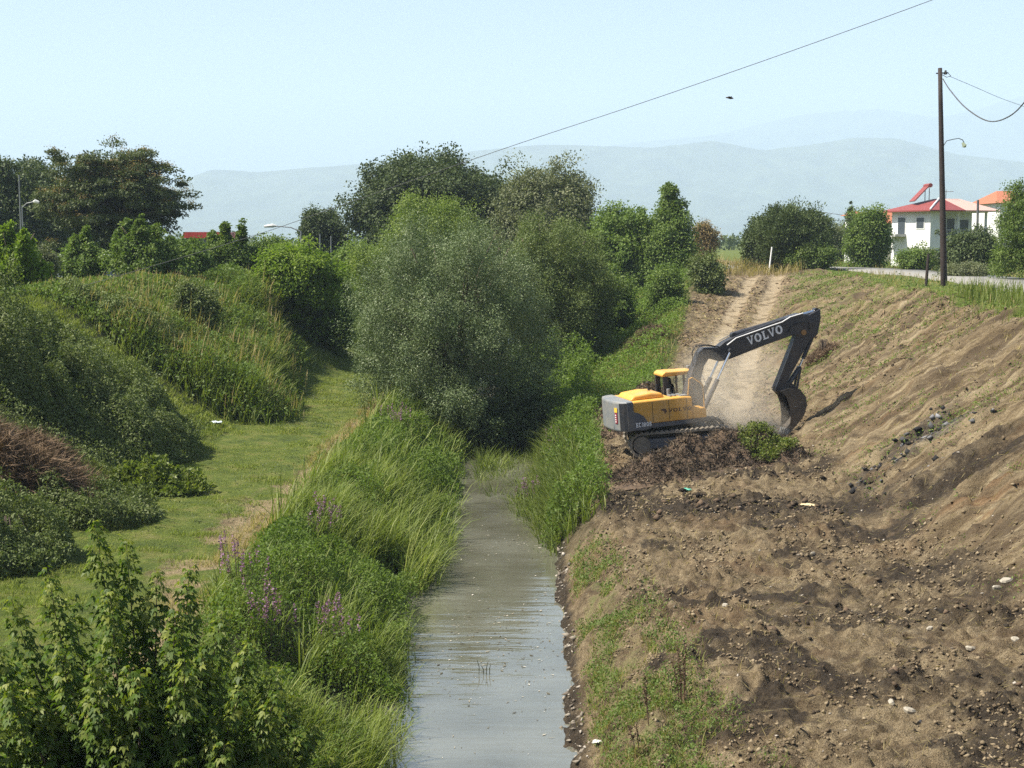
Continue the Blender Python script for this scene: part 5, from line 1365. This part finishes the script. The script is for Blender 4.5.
# ------------------------------------------------------------------ houses
M_wall = plain('white_render', (.72, .73, .72), .9, 0, .05, 2, .05, (.5, .48, .43), .25, .8)
M_red = plain('red_roof_sheet', (.22, .045, .04), .6, 0, .15, 6)
M_pink = plain('glare_roof_tiles', (.60, .36, .30), .45, 0, .08, 8)  # sun glare on the right of the roof, painted as pale pink
M_org = plain('orange_roof_tiles', (.34, .12, .06), .75, 0, .15, 10)
M_win = plain('dark_window', (.05, .06, .07), .2)
M_conc = plain('concrete', (.38, .38, .37), .9, 0, .12, 3)
HD = 130; zc = at(930, 240, HD)
zg = 7.3
def hz(py, D=HD): return at(930, py, D).z
zE = hz(210); zR = hz(197.5)
HS = empty('white_house', (zc.x, HD, zg), (0, 0, R(25))); tag(HS, 'white two storey house with a red roof and shaded porch', 'house')
E_ = zE-zg; Rg = zR-zg; LW = 5.4; FW = 6.9      # left wall runs +y, front runs +x
w = MB()
w.box(0, FW*.18, 0, LW, 0, E_)                # solid left block
w.box(FW*.18, FW, 2.2, LW, 0, E_)            # wall behind porch
w.box(FW*.18, FW, 0, 2.2, 0, 2.6)            # lower storey below porch
w.build('walls', M_wall, HS)
MB().box(FW*.18, FW-.02, .02, 2.19, E_-.2, E_-.02).build('porch_ceiling', M_wall, HS)
MB().tube([(FW*.5, .25, 2.6), (FW*.5, .25, E_-.2)], .13, 10).build('porch_column', M_wall, HS)
MB().tube([(FW*.98, .2, 2.6), (FW*.98, .2, E_-.2)], .13, 10).build('porch_column', M_wall, HS)
rl = MB()
for k_ in range(24): rl.box(FW*.2+k_*.23, FW*.2+k_*.23+.03, .05, .08, 2.6, 3.5)
rl.box(FW*.18, FW, .04, .09, 3.5, 3.56); rl.build('porch_railing', M_conc, HS)
ov = .75
ex0, ex1, ey0, ey1 = -ov, FW+ov, -ov, LW+ov
rx0, rx1 = FW*.45, FW*.62; ry = LW*.45; ry1 = LW*.6
def roofp(name, pts, mat):
    b = MB(); n_ = len(pts); b.add(list(pts)+[(p_[0], p_[1], p_[2]-.12) for p_ in pts], [tuple(range(n_)), tuple(range(2*n_-1, n_-1, -1))]+[((i_+1) % n_, i_, i_+n_, (i_+1) % n_+n_) for i_ in range(n_)])
    return b.build(name, mat, HS)
mid = FW*.5
roofp('roof', [(ex0, ey0, E_), (rx0, ry, Rg), (rx0, ry1, Rg), (ex0, ey1, E_)][::-1], M_red)
roofp('roof', [(ex0, ey0, E_+.003), (mid, ey0, E_+.003), (mid, ry, Rg+.003), (rx0, ry, Rg+.003)], M_red)
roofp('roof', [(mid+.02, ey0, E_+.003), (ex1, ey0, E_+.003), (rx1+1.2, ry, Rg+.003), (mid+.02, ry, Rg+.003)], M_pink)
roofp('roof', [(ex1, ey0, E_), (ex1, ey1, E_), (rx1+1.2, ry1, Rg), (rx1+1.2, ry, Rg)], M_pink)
roofp('roof', [(ex1, ey1, E_), (ex0, ey1, E_), (rx0, ry1, Rg), (rx1+1.2, ry1, Rg)], M_red)
MB().tube([(ex0+.1, ey0+.1, E_+.06), (rx0, ry, Rg+.08)], .09, 6).build('ridge_cap', M_wht, HS)
def win(x_, y_, zlo, zhi, ww, axis, nm='window'):
    f = MB()
    if axis == 'l': f.box(-.05, .0, y_-ww/2-.08, y_+ww/2+.08, zlo-.08, zhi+.08); o = f.build(nm, M_wall, HS); MB().box(-.07, -.052, y_-ww/2, y_+ww/2, zlo, zhi).build('pane', M_win, o)
    else: f.box(x_-ww/2-.08, x_+ww/2+.08, y_-.05, y_, zlo-.08, zhi+.08); o = f.build(nm, M_wall, HS); MB().box(x_-ww/2, x_+ww/2, y_-.07, y_-.052, zlo, zhi).build('pane', M_win, o)
win(0, 3.95, hz(234)-zg, hz(217)-zg, 1.0, 'l', 'balcony_door'); win(0, 1.35, hz(228)-zg, hz(217.5)-zg, 1.0, 'l')
win(FW*.62, 2.2, 2.7, 4.6, .9, 'f', 'door'); win(FW*.86, 2.2, 3.4, 4.5, 1.0, 'f')
MB().box(-1.3, -.01, 3.3, 5.35, hz(236.5)-zg, hz(234)-zg).build('balcony', M_conc, HS)
# solar heater on the roof
hx, hy = at(917, 197, 134).x-zc.x, 3.2
sh = empty('solar_water_heater', (at(917, 197, 134).x, 134, hz(199, 134))); tag(sh, 'solar water heater with red tank on the white house roof', 'solar heater')
pa = MB(); pa.prism([(-.5, -.2), (-.42, -.25), (.85, 1.1), (.8, 1.18)], -.9, .9); pa.build('collector_panel', M_red, sh)
MB().tube([(1.0, -.9, 1.25), (1.0, .9, 1.25)], .2, 12).build('tank', M_red, sh)
lg = MB()
for yy in (-.7, .7): lg.tube([(.95, yy, -.4), (.95, yy, 1.0)], .04, 6)
lg.build('stand', M_galv, sh)
an = empty('tv_aerial', (at(946, 195, 134).x, 134, hz(199, 134))); tag(an, 'thin television aerial on the ridge of the white house', 'aerial')
MB().tube([(0, 0, -.5), (0, 0, .9)], .03, 6).build('mast', M_galv, an)
ab = MB()
for k_ in range(5): ab.tube([(-.5+k_*.28, -.3, .7), (-.5+k_*.28, .3, .7)], .02, 4)
ab.tube([(-.6, 0, .7), (.7, 0, .7)], .025, 4); ab.build('antenna_rods', M_galv, an)
post('vent_pipe', 978, 224, 200, 124, .12, M_gry, 'grey pipe post rising before the right end of the porch', 0)

def simple_house(name, lab, px0, px1, pe, pr, D, rmat, wmat, depth=8, rz=0, windows=2):
    a_ = at(px0, pe, D); b_ = at(px1, pe, D); z1 = at(px0, pr, D+depth/2).z; w_ = b_.x-a_.x; z0 = 7.3
    e = empty(name, (a_.x, D, z0), (0, 0, R(rz))); tag(e, lab, 'house' if w_ > 3.5 else 'building')
    MB().box(0, w_, 0, depth, 0, a_.z-z0).build('walls', wmat, e)
    h0, h1 = a_.z-z0, z1-z0; o_ = .5
    b = MB(); b.add([(-o_, -o_, h0), (w_+o_, -o_, h0), (w_+o_, depth+o_, h0), (-o_, depth+o_, h0), (w_*.3, depth/2, h1), (w_*.7, depth/2, h1)],
      [(3,2,1,0), (0,1,5,4), (1,2,5), (2,3,4,5), (3,0,4)]).build('roof', rmat, e)
    for k_ in range(windows):
        xx = w_*(k_+.5)/windows; f = MB().box(xx-.5, xx+.5, -.05, 0, h0-2.2, h0-1.0).build('window', M_conc, e); MB().box(xx-.42, xx+.42, -.07, -.052, h0-2.12, h0-1.08).build('pane', M_win, f)
    return e
simple_house('far_house', 'orange roofed house peeking out left behind the white house', 876, 914, 223, 211, 158, M_org, plain('cream_render', (.6, .55, .42), .9), 9)
simple_house('far_house', 'small white house with a tan roof at the left of the orange one', 858, 866, 215, 211, 150, M_org, M_wall, 6, 0, 1)
simple_house('far_house', 'orange roofed house behind the right end of the white house', 1000, 1036, 203, 191, 160, M_org, M_wall, 10)
# left buildings
ks = at(183, 238, 110); e = empty('red_roof_kiosk', (ks.x, 110, 7.3)); tag(e, 'grey building with a flat bright red roof edge among the trees', 'building')
w_ = at(226, 238, 110).x-ks.x; h0 = at(183, 238, 110).z-7.3; h1 = at(183, 232, 110).z-7.3
MB().box(.2, w_-.2, .2, 4, 0, h0).build('walls', plain('blue_grey_render', (.33, .36, .40), .9), e)
MB().prism([(-.1, h0), (w_+.1, h0), (w_-.1, h1), (.1, h1)], -.1, 4.3).build('roof', plain('bright_red_sheet', (.72, .10, .09), .5), e)
MB().box(.8, 1.6, .15, .2, 0, 1.9).build('door', M_gry, e); MB().box(2.2, 3.2, .15, .2, 1.0, 1.9).build('window', M_win, e)
s0 = at(50, 255, 92); s1 = at(104, 255, 92); e = empty('grey_shed', (s0.x, 92, 7.3)); tag(e, 'low grey shed with a pale flat roof behind the young trees', 'shed')
MB().box(0, s1.x-s0.x, 0, 4, 0, s0.z-7.3-.12).build('walls', plain('grey_render', (.33, .35, .36), .9), e)
MB().box(-.15, s1.x-s0.x+.15, -.15, 4.15, s0.z-7.3-.12, s0.z-7.3+.03).build('roof', M_wall, e)
MB().box(1.2, 2.0, -.03, 0, 0, 1.7).build('door', M_gry, e)
c0 = at(140, 297, 65.5); o = MB().box(-.6, .6, -.5, .5, -.3, .12).build('concrete_slab', M_conc, None, .02, loc=(c0.x+.4, 65.5, gz1(c0.x+.4, 65.5)+.15)); tag(o, 'pale concrete slab at the top of the left slope', 'slab')

# ------------------------------------------------------------------ air
def volmat(name, colr, dens, aniso=0.0):
    m = bpy.data.materials.new(name); m.use_nodes = True; nt = m.node_tree
    nt.nodes.remove(nt.nodes['Principled BSDF'])
    v = nt.nodes.new('ShaderNodeVolumePrincipled'); v.inputs['Color'].default_value = (*colr, 1); v.inputs['Density'].default_value = dens; v.inputs['Anisotropy'].default_value = aniso
    nt.links.new(v.outputs[0], nt.nodes['Material Output'].inputs['Volume'])
    return m
o = MB().box(-9200, 9200, -200, 12400, -3, 1250).build('haze', volmat('haze_air', (.63, .79, 1.0), 2.1e-4, 0)); o['kind'] = 'stuff'
# drifting dust near the machine
md = volmat('dust_air', (.95, .88, .75), .12, 0)
md2 = volmat('thin_dust_air', (.95, .88, .75), .06, 0)
for (px, py, D, sx, sy, sz, md) in ((735, 418, 56, 2.3, 1.6, 1.2, md), (704, 390, 53.6, 1.2, .7, 1.6, md), (742, 428, 56.5, 2.6, 1.6, .7, md), (735, 375, 58, 2.6, 1.8, 2.0, md2)):
    p = at(px, py, D)
    for q_ in (1, .72, .45):
        bpy.ops.mesh.primitive_ico_sphere_add(subdivisions=3, radius=1, location=p+Vector((.3*(1-q_), .1*(1-q_), -.2*(1-q_))))
        o = bpy.context.object; o.name = 'dust'; o.scale = (sx*q_, sy*q_, sz*q_); o.data.materials.append(md); o['kind'] = 'stuff'; o['label'] = 'pale dust drifting around the excavator'
